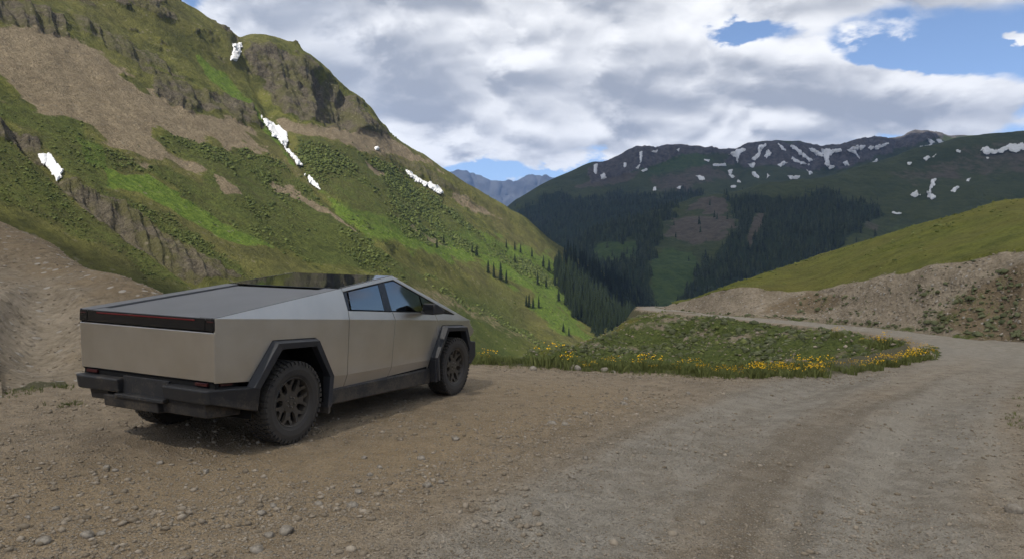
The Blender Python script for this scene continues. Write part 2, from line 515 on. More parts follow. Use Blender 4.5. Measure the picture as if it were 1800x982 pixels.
# ------------------------------------------------------------------ near ground: turnout and road, one sheet
GRAVEL = [(-9, -14), (-13, 3), (-6.9, 9.3), (-6.2, 10.2), (-6.0, 12), (-5.5, 13.8), (-4.5, 14.7), (-0.5, 14.2), (1.8, 13.9), (3.9, 13.6), (6.4, 14.3), (8.5, 15.8),
          (10.5, 18), (12.3, 20.7), (14.6, 25.5), (15.0, 30.2), (14.2, 35), (12.8, 39.5), (10.2, 47), (9.6, 53), (11, 60), (16, 64), (17, 56), (16.2, 49),
          (18.5, 41), (20, 34), (20.5, 28), (18, 21.5), (12, 13), (8, 8), (6, 2), (4.5, -14)]
TRACK = [(0.2, -4), (0.5, 3), (2.3, 6.5), (5.0, 10.5), (8.4, 14.5), (11.8, 18), (14.6, 22), (17.2, 27), (17.8, 32), (16.6, 38), (14, 45), (12.5, 52), (14, 60)]


def gh(x, y): return -0.0316 * x - 0.0145 * np.maximum(0, y - 18)


def build_ground():
    r = np.geomspace(0.7, 95, 340)
    th = np.concatenate([np.linspace(-180, -44, 70)[:-1], np.linspace(-44, 44, 480), np.linspace(44, 180, 70)[1:]])
    T, Rr = np.meshgrid(np.radians(th), r)
    X, Y = Rr * np.sin(T), Rr * np.cos(T)
    sd = poly_sd(X, Y, GRAVEL) + fbm(X / 1.3, Y / 1.3, octv=4, seed=2) * 0.28
    out = np.maximum(0, -sd)
    Z = gh(X, Y)
    drop = np.maximum(0, out - 1.15)
    drop = np.where(Y > 19, np.maximum(0, out - 1.15 + 0.9 * sst(19, 24, Y)), drop)
    Z = Z - np.minimum(drop * (0.62 + 0.9 * sst(19, 25, Y)) + fbm(X / 2, Y / 2, octv=3, seed=5) * 0.3 * sst(0, 2, drop), 70)
    # ruts, washboard, loose ridges
    dt = line_d(X, Y, TRACK)
    rut = np.exp(-((dt - 1.0) / 0.4) ** 2)
    Z += fbm(X / 1.7, Y / 1.7, octv=5, seed=11) * 0.045 + fbm(X / 0.22, Y / 0.22, octv=3, seed=12) * 0.02 - 0.045 * rut + 0.035 * np.exp(-((dt - 1.9) / 0.5) ** 2)
    ridge = line_d(X, Y, [(-3.9, 4.6), (-2.2, 5.3), (-0.9, 6.3), (0.4, 8.0), (1.6, 10)])
    Z += 0.06 * np.exp(-(ridge / 0.22) ** 2) * (0.6 + fbm(X / 0.5, Y / 0.5, octv=3, seed=14))
    Z += 0.02 * sst(0.0, 0.6, out) + 0.03 * fbm(X / 0.4, Y / 0.4, octv=3, seed=15) * sst(0, 0.4, out)
    track = np.clip(np.exp(-((dt - 1.05) / 0.6) ** 2) * 1.1 + 0.45 * np.exp(-(dt / 2.4) ** 4), 0, 1)
    lat = X - np.interp(Y, [p[1] for p in TRACK], [p[0] for p in TRACK])
    streak = (fbm(lat * 2.2 + 9, Y * 0.12, octv=3, seed=18) * 1.6) * np.exp(-(dt / 2.6) ** 4) + fbm(X / 2.5 + Y / 5, Y / 1.6, octv=4, seed=19) * 0.35
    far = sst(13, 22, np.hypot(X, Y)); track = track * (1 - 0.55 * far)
    warm = np.exp(-(line_d(X, Y, [(-4.5, 5), (-1.5, 6.5), (0.2, 9.0), (1.0, 11)]) / 1.6) ** 2)
    V = np.stack([X, Y, Z], -1)
    F = grid_faces(*X.shape)
    # close the full circle and the middle
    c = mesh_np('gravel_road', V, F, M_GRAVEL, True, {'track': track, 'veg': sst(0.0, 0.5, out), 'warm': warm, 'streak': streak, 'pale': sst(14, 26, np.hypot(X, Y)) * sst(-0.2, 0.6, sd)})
    c.data.flip_normals()
    tag(c, kind='structure')
    return X, Y, Z


GX, GY, GZ = build_ground()
GRR = np.geomspace(0.7, 95, 340)
GTH = np.concatenate([np.linspace(-180, -44, 70)[:-1], np.linspace(-44, 44, 480), np.linspace(44, 180, 70)[1:]])


def ground_z(x, y):
    """height of the ground sheet (bilinear in its own polar grid)"""
    x = np.asarray(x, float); y = np.asarray(y, float)
    r = np.clip(np.log(np.hypot(x, y) / 0.7) / math.log(95 / 0.7) * 339, 0, 338.999)
    t = np.interp(np.degrees(np.arctan2(x, y)), GTH, np.arange(len(GTH))); t = np.clip(t, 0, len(GTH) - 1.001)
    i, j = r.astype(int), t.astype(int); a, c = r - i, t - j
    return (GZ[i, j] * (1 - c) + GZ[i, j + 1] * c) * (1 - a) + (GZ[i + 1, j] * (1 - c) + GZ[i + 1, j + 1] * c) * a


# ------------------------------------------------------------------ slope under the far leg of the road
def W(x, y, z): return ('w', x, y, z)


def onroad(p, dz):
    q = at(*p); return W(q[0], q[1], float(gh(q[0], q[1])) + dz)


def mid(a, b, t, lift=0.0):
    A = at(*a) if len(a) == 3 else np.array(a[1:]); B = at(*b) if len(b) == 3 else np.array(b[1:])
    q = A + (B - A) * t; return W(q[0], q[1], q[2] + lift)


def build_fill():
    tb = [((950, 720, 62), (780, 800, 52)), ((1085, 590, 55), (860, 700, 43)), ((1150, 546, 48), (930, 629, 41)), ((1220, 554, 44.5), (1020, 650, 37)),
          ((1300, 562, 39.5), (1120, 668, 33)), ((1400, 572, 35), (1230, 680, 28.5)), ((1500, 583.5, 30.6), (1350, 685, 24)),
          ((1590, 600, 26), (1450, 682, 20.5)), ((1640, 620, 21), (1540, 672, 18.3)), ((1650, 640, 18.3), (1600, 668, 17))]
    cols = []
    for i, (t, b) in enumerate(tb):
        T = onroad(t, -0.03) if i >= 2 else t
        Ti = mid(T, b, 0.0)
        cols.append([W(Ti[1] + 1.6, Ti[2] + 0.3, Ti[3] - 0.12), T, mid(T, b, 0.33, -0.12), mid(T, b, 0.66, -0.16), b, mid(T, b, 1.35, -0.8)])
    L = Loft(cols, 330, 160, vk=[0, 0.06, 0.33, 0.6, 0.86, 1])
    X, Y, Z = L.P[..., 0], L.P[..., 1], L.P[..., 2]
    w = sst(0.05, 0.14, L.v)[:, None]
    L.displace((fbm(X / 4, Y / 4, octv=4, seed=21) * 0.5 + fbm(X / 1.1, Y / 1.1, Z / 1.1, octv=4, seed=22) * 0.34) * w)
    gr = polymask(L, [(940, 622), (1150, 545), (1160, 552), (1080, 583), (960, 632)], 4, 5, 14)
    green = np.maximum(polymask(L, [(990, 640), (1130, 600), (1180, 560), (1230, 555), (1220, 590), (1120, 630), (1060, 650)], 6, 12, 22),
                       0.86 + 0.7 * fbm(X / 2.5, Y / 2.5, Z, octv=3, seed=24))
    L.attrs = {'dirt': 1 - gr * 0.9, 'red': 0.12 + 0.4 * fbm(X / 5, Y / 5, octv=2, seed=25), 'veg': np.clip(green, 0, 1) * 0.9}
    L.build('road_embankment', M_HILL)
    return L


FILL = build_fill()


# ------------------------------------------------------------------ hill on the right with its road cut
def build_right_hill():
    rows = [((1150, 541, 57), (1180, 534, 58), (1190, 530, 60)), ((1195, 541.5, 52), (1205, 530, 53), (1212, 525, 55)), ((1300, 551, 44), (1292, 506, 46.5), (1300, 494, 50)),
            ((1400, 557, 41), (1410, 511, 43.5), (1400, 462, 56)), ((1500, 568, 36.5), (1500, 499, 39), (1500, 428, 58)), ((1600, 580, 32), (1600, 477, 35), (1600, 400, 57)),
            ((1700, 593, 28.5), (1700, 454, 32), (1700, 374, 54)), ((1800, 606, 26), (1800, 438, 29.5), (1800, 352, 52)), ((2000, 650, 19.5), (2000, 450, 23), (2000, 378, 46)),
            (W(9.6, 11, -.3), W(12.5, 12, 1.2), W(42, 24, 2.6)), (W(6.9, 5.5, -.2), W(9.5, 5, 1.0), W(42, 4, 2.6)), (W(5.4, -3, -.1), W(8.2, -4, 1.2), W(40, -14, 5.5)), (W(4.6, -16, 0), W(7.5, -18, 1.2), W(38, -40, 6))]
    cols = []
    for i, (b, t, s_) in enumerate(rows):
        B = onroad(b, -0.02) if len(b) == 3 else W(b[1], b[2], float(gh(b[1], b[2])) - 0.02)
        T = at(*t) if len(t) == 3 else np.array(t[1:]); K = at(*s_) if len(s_) == 3 else np.array(s_[1:])
        Bv = np.array(B[1:])
        out = (Bv - T)[:2]; out = out / np.linalg.norm(out)
        foot = W(Bv[0] + out[0] * 1.2, Bv[1] + out[1] * 1.2, Bv[2] - 0.25)
        dirn = (K - T)[:2]; dirn = dirn / (np.linalg.norm(dirn) + 1e-9)
        lip = mid(W(*T), W(*K), 0.08, 0.06)
        gm = mid(W(*T), W(*K), 0.55, (0.06 if i > 2 else 0.0) * np.linalg.norm((K - T)[:2]) * 0.25)
        bk = W(K[0] + dirn[0] * 18, K[1] + dirn[1] * 18, K[2] - 0.6)
        bk2 = W(K[0] + dirn[0] * 60 + 4, K[1] + dirn[1] * 60, K[2] - 26)
        cols.append([foot, B, mid(B, W(*T), 0.5, -0.12), W(*T), lip, gm, W(*K), bk, bk2])
    L = Loft(cols, 420, 200, vk=[0, 0.06, 0.22, 0.38, 0.42, 0.66, 0.84, 0.93, 1])
    X, Y, Z = L.P[..., 0], L.P[..., 1], L.P[..., 2]
    v = L.v[:, None] + 0 * X
    n = fbm(X / 1.1, Y / 1.1, Z / 1.1, octv=5, seed=31); big = fbm(X / 7, Y / 7, octv=4, seed=32)
    cut = sst(0.05, 0.12, v) * sst(0.41, 0.36, v)
    gully = fbm(X / 1.6 + Y / 1.6, Z / 6, octv=3, seed=33)
    L.displace(cut * (n * 0.22 + gully * 0.18) + sst(0.40, 0.46, v) * (big * 0.35 + n * 0.06 + fbm(X / .35, Y / .35, octv=2, seed=34) * .035))
    edge = 0.385 + 0.03 * fbm(X / 2.2, Y / 2.2, octv=3, seed=35)
    dirt = sst(0.02, -0.02, v - edge)
    veg = np.maximum.reduce([polymask(L, [(1400, 512), (1500, 515), (1560, 530), (1540, 560), (1440, 555), (1390, 550)], 8, 10, 20) * 0.3,
                             polymask(L, [(1590, 570), (1660, 520), (1720, 480), (1800, 470), (1800, 600), (1700, 595)], 10, 14, 24) * 0.36,
                             sst(0.14, 0.07, v) * 0.5, 0.08 + 0.3 * big])
    red = np.maximum(polymask(L, [(1330, 550), (1380, 520), (1440, 510), (1490, 520), (1440, 555)], 8, 8, 18) * 0.65,
                     polymask(L, [(1640, 560), (1700, 500), (1820, 450), (1820, 610), (1700, 600)], 10, 10, 22) * 0.9)
    L.attrs = {'dirt': dirt, 'red': red, 'veg': np.clip(veg, 0, 1)}
    L.build('grassy_hill', M_HILL)
    L.vv = v
    return L


HILL = build_right_hill()


# ------------------------------------------------------------------ dirt bank behind the truck on the left
def build_berm():
    rows = [(W(-15, -8, .5), W(-34, -6, 9)), (W(-13.5, 2, .4), W(-32, 8, 7.5)), ((-170, 770, 8.1), (-300, 290, 25)), ((0, 705, 9.2), (0, 390, 24)), ((100, 688, 9.9), (130, 452, 20)), ((200, 674, 10.9), (225, 494, 17.2)),
            ((300, 662, 12), (300, 528, 15.8)), ((400, 650, 13), (370, 556, 15.2)), ((480, 640, 14.0), (440, 590, 15.3)), ((560, 634, 14.6), (530, 626, 15.6)), ((640, 634, 14.6), (640, 640, 15.6))]
    cols = []
    for b, c in rows:
        q = at(*b) if len(b) == 3 else np.array(b[1:]); B = W(q[0], q[1], float(gh(q[0], q[1])) - 0.03)
        C = at(*c) if len(c) == 3 else np.array(c[1:])
        d = (C - q)[:2]; d = d / np.linalg.norm(d)
        cols.append([W(q[0] - d[0], q[1] - d[1], B[3] - 0.2), B, mid(B, W(*C), 0.5, -0.15), W(*C), W(C[0] + d[0] * 4, C[1] + d[1] * 4, C[2] - 1.2), W(C[0] + d[0] * 40, C[1] + d[1] * 40, C[2] - 26)])
    L = Loft(cols, 300, 150, vk=[0, 0.08, 0.42, 0.78, 0.88, 1])
    X, Y, Z = L.P[..., 0], L.P[..., 1], L.P[..., 2]
    v = L.v[:, None] + 0 * X
    w = sst(0.06, 0.2, v)
    # a scooped hollow in the bank, with a rim
    hx = (L.px - 70) / 80.0; hy = (L.py - 590) / 75.0
    rr = np.hypot(hx, hy)
    hollow = -0.42 * np.exp(-(rr / 0.85) ** 2) + 0.18 * np.exp(-((rr - 1.12) / 0.3) ** 2) * sst(0.5, -0.6, hy)
    hollow[(L.px < -250) | (L.P[..., 1] < 3)] = 0
    L.displace(w * (fbm(X / 3, Y / 3, octv=2, seed=41) * 0.16 + fbm(X / 1.3, Y / 1.3, Z / 1.3, octv=1, seed=42) * 0.05) + hollow)
    L.attrs = {'dirt': np.ones_like(v), 'red': 0.50 + 0.2 * sst(0.3, 0.7, v) + 0.25 * fbm(X / 4, Y / 4, octv=3, seed=43) - 0.4 * np.exp(-(rr / 0.9) ** 2),
               'veg': np.clip(0.05 + 0.45 * np.exp(-((v - 0.09) / 0.03) ** 2), 0, 1)}
    L.build('dirt_bank', M_HILL)
    return L


BERM = build_berm()


# ------------------------------------------------------------------ big mountain on the left
def build_left():
    K = 0.65
    c = [((-700, -500, 600), (-500, 740, 120)), ((-150, -255, 750), (150, 640, 250)), ((120, -105, 830), (390, 630, 320)), ((285, 0, 900), (560, 630, 380)), ((360, 42, 960), (660, 640, 420)), ((415, 74, 1000), (740, 645, 450)), ((438, 68, 1020), (770, 650, 465)), ((520, 92, 1080), (830, 655, 500)),
         ((595, 150, 1150), (890, 660, 560)), ((640, 193, 1200), (925, 657, 600)), ((668, 230, 1230), (950, 652, 620)), ((720, 266, 1270), (980, 645, 670)), ((780, 303, 1320), (1010, 640, 720)), ((840, 340, 1370), (1035, 632, 780)),
         ((900, 377, 1420), (1060, 625, 850)), ((950, 412, 1470), (1085, 615, 930)), ((1000, 446, 1520), (1110, 605, 1000)), ((1050, 472, 1570), (1140, 595, 1120)), ((1100, 498, 1620), (1170, 585, 1250)), ((1190, 533, 1750), (1230, 575, 1500)), ((1330, 575, 1950), (1330, 600, 1850))]
    cols = []; uk = []
    for a, b in c:
        a = (a[0], a[1], a[2] * K); b = (b[0], b[1], b[2] * K)
        A, B = at(*a), at(*b); n = np.linalg.norm(A - B)
        bk = A + np.array([-0.35, 0.9, -0.42]) * 130
        cols.append([W(*bk), W(*A), mid(a, b, 0.25, -0.02 * n), mid(a, b, 0.5, -0.035 * n), mid(a, b, 0.75, -0.03 * n), W(*B), W(B[0] + (B - A)[0] * 0.1, B[1] + (B - A)[1] * .1, B[2] - 18)])
        uk.append(a[0])
    uk = np.array(uk, float); uk[0] = -420; uk = (uk - uk[0]) / (uk[-1] - uk[0])
    L = Loft(cols, 720, 400, uk=uk, vk=[0, 0.05, 0.30, 0.53, 0.75, 0.95, 1])
    X, Y, Z = L.P[..., 0], L.P[..., 1], L.P[..., 2]
    U = L.u[None] + 0 * X; v = L.v[:, None] + 0 * X
    at0 = dict(soft=8, wob=26, wl=34)
    scree = np.maximum.reduce([
        polymask(L, [(-300, -60), (0, 46), (122, 61), (183, 94), (253, 163), (346, 196), (400, 212), (440, 235), (470, 270), (420, 255), (367, 244), (330, 240), (281, 228), (269, 240), (320, 280), (354, 301), (350, 314), (285, 283), (261, 286), (220, 268), (179, 249), (143, 206), (81, 196), (41, 171), (0, 134), (-300, 30)], seed=51, **at0),
        polymask(L, [(489, 208), (560, 220), (640, 230), (676, 236), (740, 276), (780, 305), (740, 288), (640, 262), (560, 240), (500, 232)], 5, 9, 20, 52),
        polymask(L, [(467, 317), (515, 328), (585, 372), (640, 420), (575, 378), (500, 340)], 3, 7, 16, 53) * 0.9, polymask(L, [(642, 280), (684, 306), (670, 310), (650, 296)], 3, 5, 14, 54),
        polymask(L, [(370, 305), (400, 325), (420, 345), (395, 345), (380, 325)], 3, 6, 12, 55) * .8,
        polymask(L, [(800, 335), (860, 372), (880, 385), (830, 372), (790, 350)], 5, 8, 16, 56) * 0.8, polymask(L, [(720, 395), (780, 420), (800, 440), (750, 425)], 5, 8, 14, 57) * 0.6,
        polymask(L, [(640, 470), (760, 500), (860, 540), (960, 600), (900, 590), (800, 540), (700, 500)], 6, 12, 20, 58) * 0.45])
    rock = np.maximum.reduce([
        polymask(L, [(425, 100), (440, 72), (520, 88), (600, 148), (660, 218), (676, 238), (610, 228), (540, 214), (500, 205), (470, 160), (440, 130)], 6, 16, 26, 61),
        polymask(L, [(270, 120), (340, 150), (400, 165), (440, 190), (470, 222), (440, 222), (390, 196), (330, 192), (270, 165)], 5, 12, 22, 62) * 0.9,
        polymask(L, [(-60, 0), (60, 10), (110, 30), (130, 58), (80, 66), (0, 48), (-60, 40)], 6, 12, 24, 63) * 0.85,
        polymask(L, [(130, 20), (240, 70), (330, 120), (300, 125), (220, 95), (140, 55)], 6, 14, 20, 60) * 0.6,
        polymask(L, [(97, 308), (150, 330), (218, 360), (280, 408), (342, 449), (425, 495), (345, 495), (253, 451), (187, 404), (136, 369), (105, 330)], 4, 9, 16, 64),
        polymask(L, [(-20, 205), (20, 228), (66, 246), (80, 290), (44, 268), (-20, 240)], 4, 8, 14, 65), polymask(L, [(670, 268), (740, 290), (830, 350), (850, 375), (790, 340), (700, 300)], 4, 9, 18, 66) * 0.55])
    rock = np.maximum(rock, 0.85 * sst(0.12, 0.42, fbm(X / 26, Y / 26, Z / 12, octv=5, gain=0.6, seed=67)) * sst(235, 150, L.py + 0.12 * L.px) * (1 - scree))
    mead = np.maximum.reduce([
        polymask(L, [(347, 100), (407, 141), (462, 204), (500, 262), (520, 300), (490, 270), (440, 200), (370, 140)], 5, 9, 20, 71),
        polymask(L, [(183, 300), (260, 306), (335, 352), (420, 405), (480, 440), (400, 430), (330, 390), (250, 345), (190, 330)], 4, 8, 20, 72),
        polymask(L, [(560, 330), (620, 360), (760, 400), (880, 420), (960, 450), (1040, 500), (1100, 540), (1060, 580), (960, 540), (840, 470), (740, 440), (640, 420)], 12, 22, 26, 73) * 0.85,
        polymask(L, [(940, 520), (1000, 555), (1050, 600), (990, 585), (930, 540)], 5, 6, 20, 74), polymask(L, [(130, 240), (180, 255), (190, 300), (150, 290)], 5, 8, 20, 75) * 0.8])
    shrub = np.maximum.reduce([
        polymask(L, [(-60, 140), (45, 180), (90, 200), (140, 214), (180, 258), (260, 292), (290, 290), (350, 318), (362, 306), (275, 245), (290, 230), (380, 252), (470, 274), (500, 300), (540, 330), (600, 385), (700, 455), (770, 485), (720, 492), (640, 474), (560, 472), (480, 440), (420, 408), (335, 355), (310, 330), (260, 303), (180, 298), (192, 340), (300, 385), (250, 392), (170, 350), (110, 302), (60, 230), (-60, 180)], 5, 12, 26, 81),
        polymask(L, [(516, 240), (560, 240), (640, 272), (700, 300), (760, 348), (820, 392), (900, 440), (960, 472), (1000, 505), (960, 505), (860, 455), (780, 432), (700, 420), (620, 380), (560, 330), (530, 280)], 6, 16, 30, 82) * 0.95,
        polymask(L, [(-60, 200), (0, 240), (60, 285), (130, 365), (200, 412), (280, 470), (330, 505), (260, 505), (180, 450), (80, 410), (0, 372), (-60, 340)], 6, 16, 24, 83) * 0.85,
        polymask(L, [(200, 372), (300, 388), (420, 470), (450, 505), (380, 482), (300, 430)], 5, 10, 18, 84), polymask(L, [(750, 492), (860, 542), (960, 588), (1015, 605), (960, 608), (880, 572), (800, 527)], 3, 7, 16, 85) * 0.9])
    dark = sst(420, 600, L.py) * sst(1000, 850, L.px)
    crest = sst(0.04, 0.10, v)
    # gullies cut down the fall line
    def groove(pts, w, depth):
        d = line_d(L.px, L.py, pts); return -depth * np.exp(-(d / w) ** 2)
    gr = groove([(10, 225), (85, 300), (150, 360), (260, 440), (370, 520)], 9, 5.5) + groove([(415, 75), (440, 130), (480, 215), (530, 290), (560, 335), (660, 430)], 8, 3.0) \
        + groove([(700, 440), (860, 520), (980, 600)], 10, 3.0) + groove([(640, 470), (780, 540), (900, 620)], 12, 3.0) + groove([(120, 100), (260, 220), (330, 290)], 8, 1.5)
    # spur left of the gully stands nearer
    sp = poly_sd(L.px, L.py, [(-300, 120), (0, 222), (85, 305), (150, 365), (260, 445), (380, 530), (380, 700), (-300, 700)])
    spur = sst(0, 70, sp) * 6.0
    ribs = fbm(U * 90, v * 5, octv=4, seed=91, ridged=True)
    ang = fbm(U * 46 + v * 10, v * 16, octv=5, seed=92, ridged=True)
    h = crest * (fbm(X / 90, Y / 90, Z / 90, octv=5, seed=93) * 7 + fbm(X / 14, Y / 14, Z / 14, octv=4, seed=94) * 1.0) + (gr + spur) * crest
    h = h + rock * (ribs * 4.2 + ang * 3.0 + fbm(X / 9, Y / 9, Z / 9, octv=4, seed=95) * 2.5) * (0.35 + 0.65 * crest) - scree * 0.5
    crag = polymask(L, [(480, 95), (520, 92), (600, 150), (660, 220), (620, 226), (540, 205), (500, 180)], 10, 6, 20, 96)
    h = h - crag * sst(0.1, 0.75, vn(U * 26 + v * 1.5, v * 3, seed=97)) * 12
    h = h + fbm(U * 30 + 3, v * 1.2, octv=3, seed=98) * 1.6 * crest
    h = h * np.clip(Y / 520, 0.12, 1.1)
    low = sst(250, 330, L.py) * sst(500, 400, L.px)
    h = h - low * rock * (ribs * 0.6 + ang * 0.2)
    L.displace(h)
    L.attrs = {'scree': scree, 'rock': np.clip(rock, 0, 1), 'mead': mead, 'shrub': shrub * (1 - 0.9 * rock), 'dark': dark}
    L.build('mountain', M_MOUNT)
    L.shrub = shrub; L.v2 = v
    return L


LEFT = build_left()


# ------------------------------------------------------------------ forested mountains across the valley
def build_back():
    ridge = [(820, 420, 2600), (860, 392, 2550), (897, 364, 2500), (950, 328, 2500), (1000, 304, 2550), (1044, 286, 2600), (1060, 287, 2650), (1100, 270, 2700), (1122, 264, 2720), (1150, 267, 2750), (1170, 261, 2760), (1230, 262, 2800), (1290, 265, 2850), (1315, 255, 2850),
             (1352, 251, 2850), (1400, 253, 2860), (1432, 261, 2880), (1500, 256, 2900), (1560, 251, 2950), (1590, 243, 2950), (1640, 242, 2980), (1720, 240, 3000), (1800, 238, 3000), (2000, 232, 3000), (2600, 260, 2800)]
    cols = []; uk = []
    for a in ridge:
        x = a[0]; t = np.clip((x - 860) / 400, 0, 1)
        b = (x + 10, a[1] + (42 + 18 * t) * (1 if x > 930 else 0.6), a[2] * 0.86)
        c = (x + 15, 365 + 40 * (1 - t), 1950)
        e = (x + 25, 455, 1550); f = (x + 40, 570, 1250)
        A = at(*a)
        cols.append([W(A[0] + 60, A[1] + 500, A[2] - 160), W(*A), b, c, e, f]); uk.append(x)
    uk = np.array(uk, float); uk[-1] = 2150; uk = (uk - uk[0]) / (uk[-1] - uk[0])
    L = Loft(cols, 410, 220, uk=uk, vk=[0, 0.08, 0.36, 0.58, 0.8, 1])
    X, Y, Z = L.P[..., 0], L.P[..., 1], L.P[..., 2]
    U = L.u[None] + 0 * X; v = L.v[:, None] + 0 * X
    rock = np.maximum.reduce([polymask(L, [(1044, 280), (1100, 262), (1180, 255), (1320, 258), (1300, 272), (1240, 278), (1200, 275), (1150, 290), (1110, 302), (1060, 315), (1040, 322), (1030, 305)], 4, 8, 20, 101),
                              polymask(L, [(1290, 250), (1360, 246), (1440, 255), (1600, 240), (1700, 236), (1660, 250), (1590, 268), (1540, 282), (1480, 296), (1420, 300), (1360, 302), (1310, 300), (1270, 290)], 5, 12, 24, 102)])
    scree = np.maximum(polymask(L, [(1010, 330), (1070, 300), (1130, 295), (1110, 315), (1050, 330)], 4, 8, 16, 103) * 0.75, polymask(L, [(1140, 305), (1260, 300), (1300, 320), (1240, 335), (1160, 340)], 6, 14, 18, 104) * 0.55)
    forest = polymask(L, [(915, 375), (945, 362), (982, 346), (1000, 348), (1012, 357), (1050, 357), (1075, 341), (1095, 333), (1112, 337), (1125, 353), (1150, 355), (1175, 343), (1195, 333), (1214, 336), (1230, 345), (1250, 420), (1250, 620), (850, 620), (880, 430)], 7, 14, 16, 105)
    mead = np.maximum(polymask(L, [(1120, 290), (1200, 268), (1260, 285), (1230, 300), (1150, 305)], 6, 8, 18, 106), 0.3 * sst(300, 340, L.py))
    crest = sst(0.085, 0.2, v)
    rib = fbm(U * 60, v * 3, octv=4, seed=107, ridged=True)
    h = crest * (fbm(X / 400, Y / 400, Z / 400, octv=5, seed=108) * 45 + fbm(U * 12, v * 1.5, octv=3, seed=110) * 25) + rock * (rib * 22 + fbm(X / 50, Y / 50, Z / 50, octv=4, seed=109) * 10) * (0.06 + 0.94 * crest)
    L.displace(h)
    L.attrs = {'rock': rock, 'scree': scree, 'shrub': forest, 'mead': mead}
    L.build('mountain', M_FAR)
    L.forest = forest
    return L


BACK = build_back()


def build_spur():
    ridge = [(930, 520, 1300), (975, 462, 1350), (1007, 432, 1400), (1060, 407, 1450), (1120, 386, 1500), (1175, 369, 1550), (1225, 352, 1600), (1262, 342, 1620), (1310, 334, 1650), (1370, 330, 1680), (1430, 319, 1720), (1500, 301, 1780), (1560, 281, 1830), (1620, 262, 1880), (1680, 250, 1920), (1740, 243, 1950), (1800, 238, 1980), (1950, 225, 2000), (2500, 200, 2000)]
    cols = []; uk = []
    for a in ridge:
        A = at(*a); x = a[0]
        f = (x + 30, 600, 800); e = (x + 20, 500, 1000)
        cols.append([W(A[0] + 40, A[1] + 300, A[2] - 110), W(*A), mid(a, e, 0.33, 8), mid(a, e, 0.66, 4), e, f]); uk.append(x)
    uk = np.array(uk, float); uk[-1] = 2050; uk = (uk - uk[0]) / (uk[-1] - uk[0])
    L = Loft(cols, 380, 200, uk=uk, vk=[0, 0.08, 0.32, 0.56, 0.8, 1])
    X, Y, Z = L.P[..., 0], L.P[..., 1], L.P[..., 2]
    U = L.u[None] + 0 * X; v = L.v[:, None] + 0 * X
    scree = np.maximum.reduce([polymask(L, [(1170, 398), (1195, 385), (1230, 383), (1262, 392), (1290, 392), (1292, 410), (1280, 425), (1230, 435), (1190, 432), (1165, 420)], 8, 16, 16, 121) * 0.75, polymask(L, [(1200, 372), (1240, 352), (1275, 350), (1280, 372), (1262, 388), (1235, 375)], 4, 8, 12, 122) * .9,
                               polymask(L, [(1325, 385), (1345, 378), (1335, 410), (1318, 440), (1312, 425)], 3, 4, 10, 123) * .7, polymask(L, [(1520, 398), (1545, 400), (1545, 420), (1515, 420)], 4, 5, 10, 124) * .6,
                               polymask(L, [(1560, 300), (1700, 258), (1820, 245), (1820, 300), (1700, 300), (1600, 320)], 12, 20, 30, 120) * 0.5])
    forest = np.maximum.reduce([polymask(L, [(930, 520), (1007, 427), (1060, 405), (1120, 384), (1170, 370), (1195, 365), (1185, 390), (1165, 400), (1160, 425), (1150, 450), (1140, 480), (1150, 540), (1170, 600), (930, 600)], 7, 15, 16, 125),
                                polymask(L, [(1275, 352), (1300, 345), (1330, 340), (1375, 352), (1390, 346), (1420, 341), (1450, 341), (1466, 346), (1482, 358), (1515, 358), (1548, 356), (1550, 372), (1530, 395), (1500, 425), (1440, 470), (1380, 520), (1300, 600), (1200, 600), (1200, 520), (1230, 470), (1270, 440), (1290, 420), (1300, 395), (1285, 380)], 7, 15, 16, 126)])
    open_ = np.maximum(polymask(L, [(1040, 432), (1120, 428), (1118, 455), (1085, 462), (1045, 452)], 5, 10, 12, 127) * 0.75, polymask(L, [(1325, 385), (1345, 378), (1335, 410), (1318, 440), (1312, 425)], 3, 4, 10, 123) * 0.9)
    forest = forest * (1 - open_) * (1 - 0.8 * scree)
    mead = np.maximum.reduce([polymask(L, [(1140, 455), (1180, 440), (1215, 445), (1230, 470), (1205, 520), (1195, 560), (1160, 560), (1145, 500)], 5, 8, 14, 128), polymask(L, [(1040, 430), (1120, 428), (1118, 458), (1045, 455)], 5, 8, 14, 129), sst(330, 420, L.py) * sst(1450, 1600, L.px) * 0.5])
    crest = sst(0.06, 0.14, v)
    L.displace(crest * (fbm(X / 260, Y / 260, Z / 260, octv=5, seed=131) * 26 + fbm(U * 14, v * 2, octv=3, seed=132) * 14))
    L.attrs = {'rock': 0 * v, 'scree': scree, 'shrub': forest, 'mead': mead}
    L.build('forested_ridge', M_FAR)
    L.forest = forest
    return L


SPUR = build_spur()


def build_range():
    ridge = [(600, 330), (700, 318), (780, 306), (812, 303), (822, 309), (832, 313), (850, 318), (866, 321), (880, 326), (893, 323), (908, 320), (925, 315), (935, 313), (948, 313), (960, 310), (972, 314), (1000, 322), (1060, 318), (1150, 330)]
    cols = []
    for i, (x, y) in enumerate(ridge):
        A = at(x, y, 9000 + 300 * math.sin(i * 1.7))
        cols.append([W(A[0], A[1] + 2500, A[2] - 900), W(*A), (x + (8 if i % 2 else -6), y + 30, 8500), (x, y + 70, 8000), (x, 470, 7000)])
    L = Loft(cols, 260, 90, vk=[0, 0.12, 0.35, 0.6, 1])
    X, Y, Z = L.P[..., 0], L.P[..., 1], L.P[..., 2]
    v = L.v[:, None] + 0 * X
    L.displace((fbm(X / 500, Y / 900, Z / 500, octv=5, seed=141, ridged=True) * 130 + fbm(X / 120, Y / 200, Z / 160, octv=4, seed=142) * 40) * sst(0.02, 0.3, v) + sst(0.3, 0.1, v) * fbm(X / 150, Y / 400, octv=3, seed=143) * 35)
    L.build('mountain_range', M_RANGE)
    return L


RANGE = build_range()


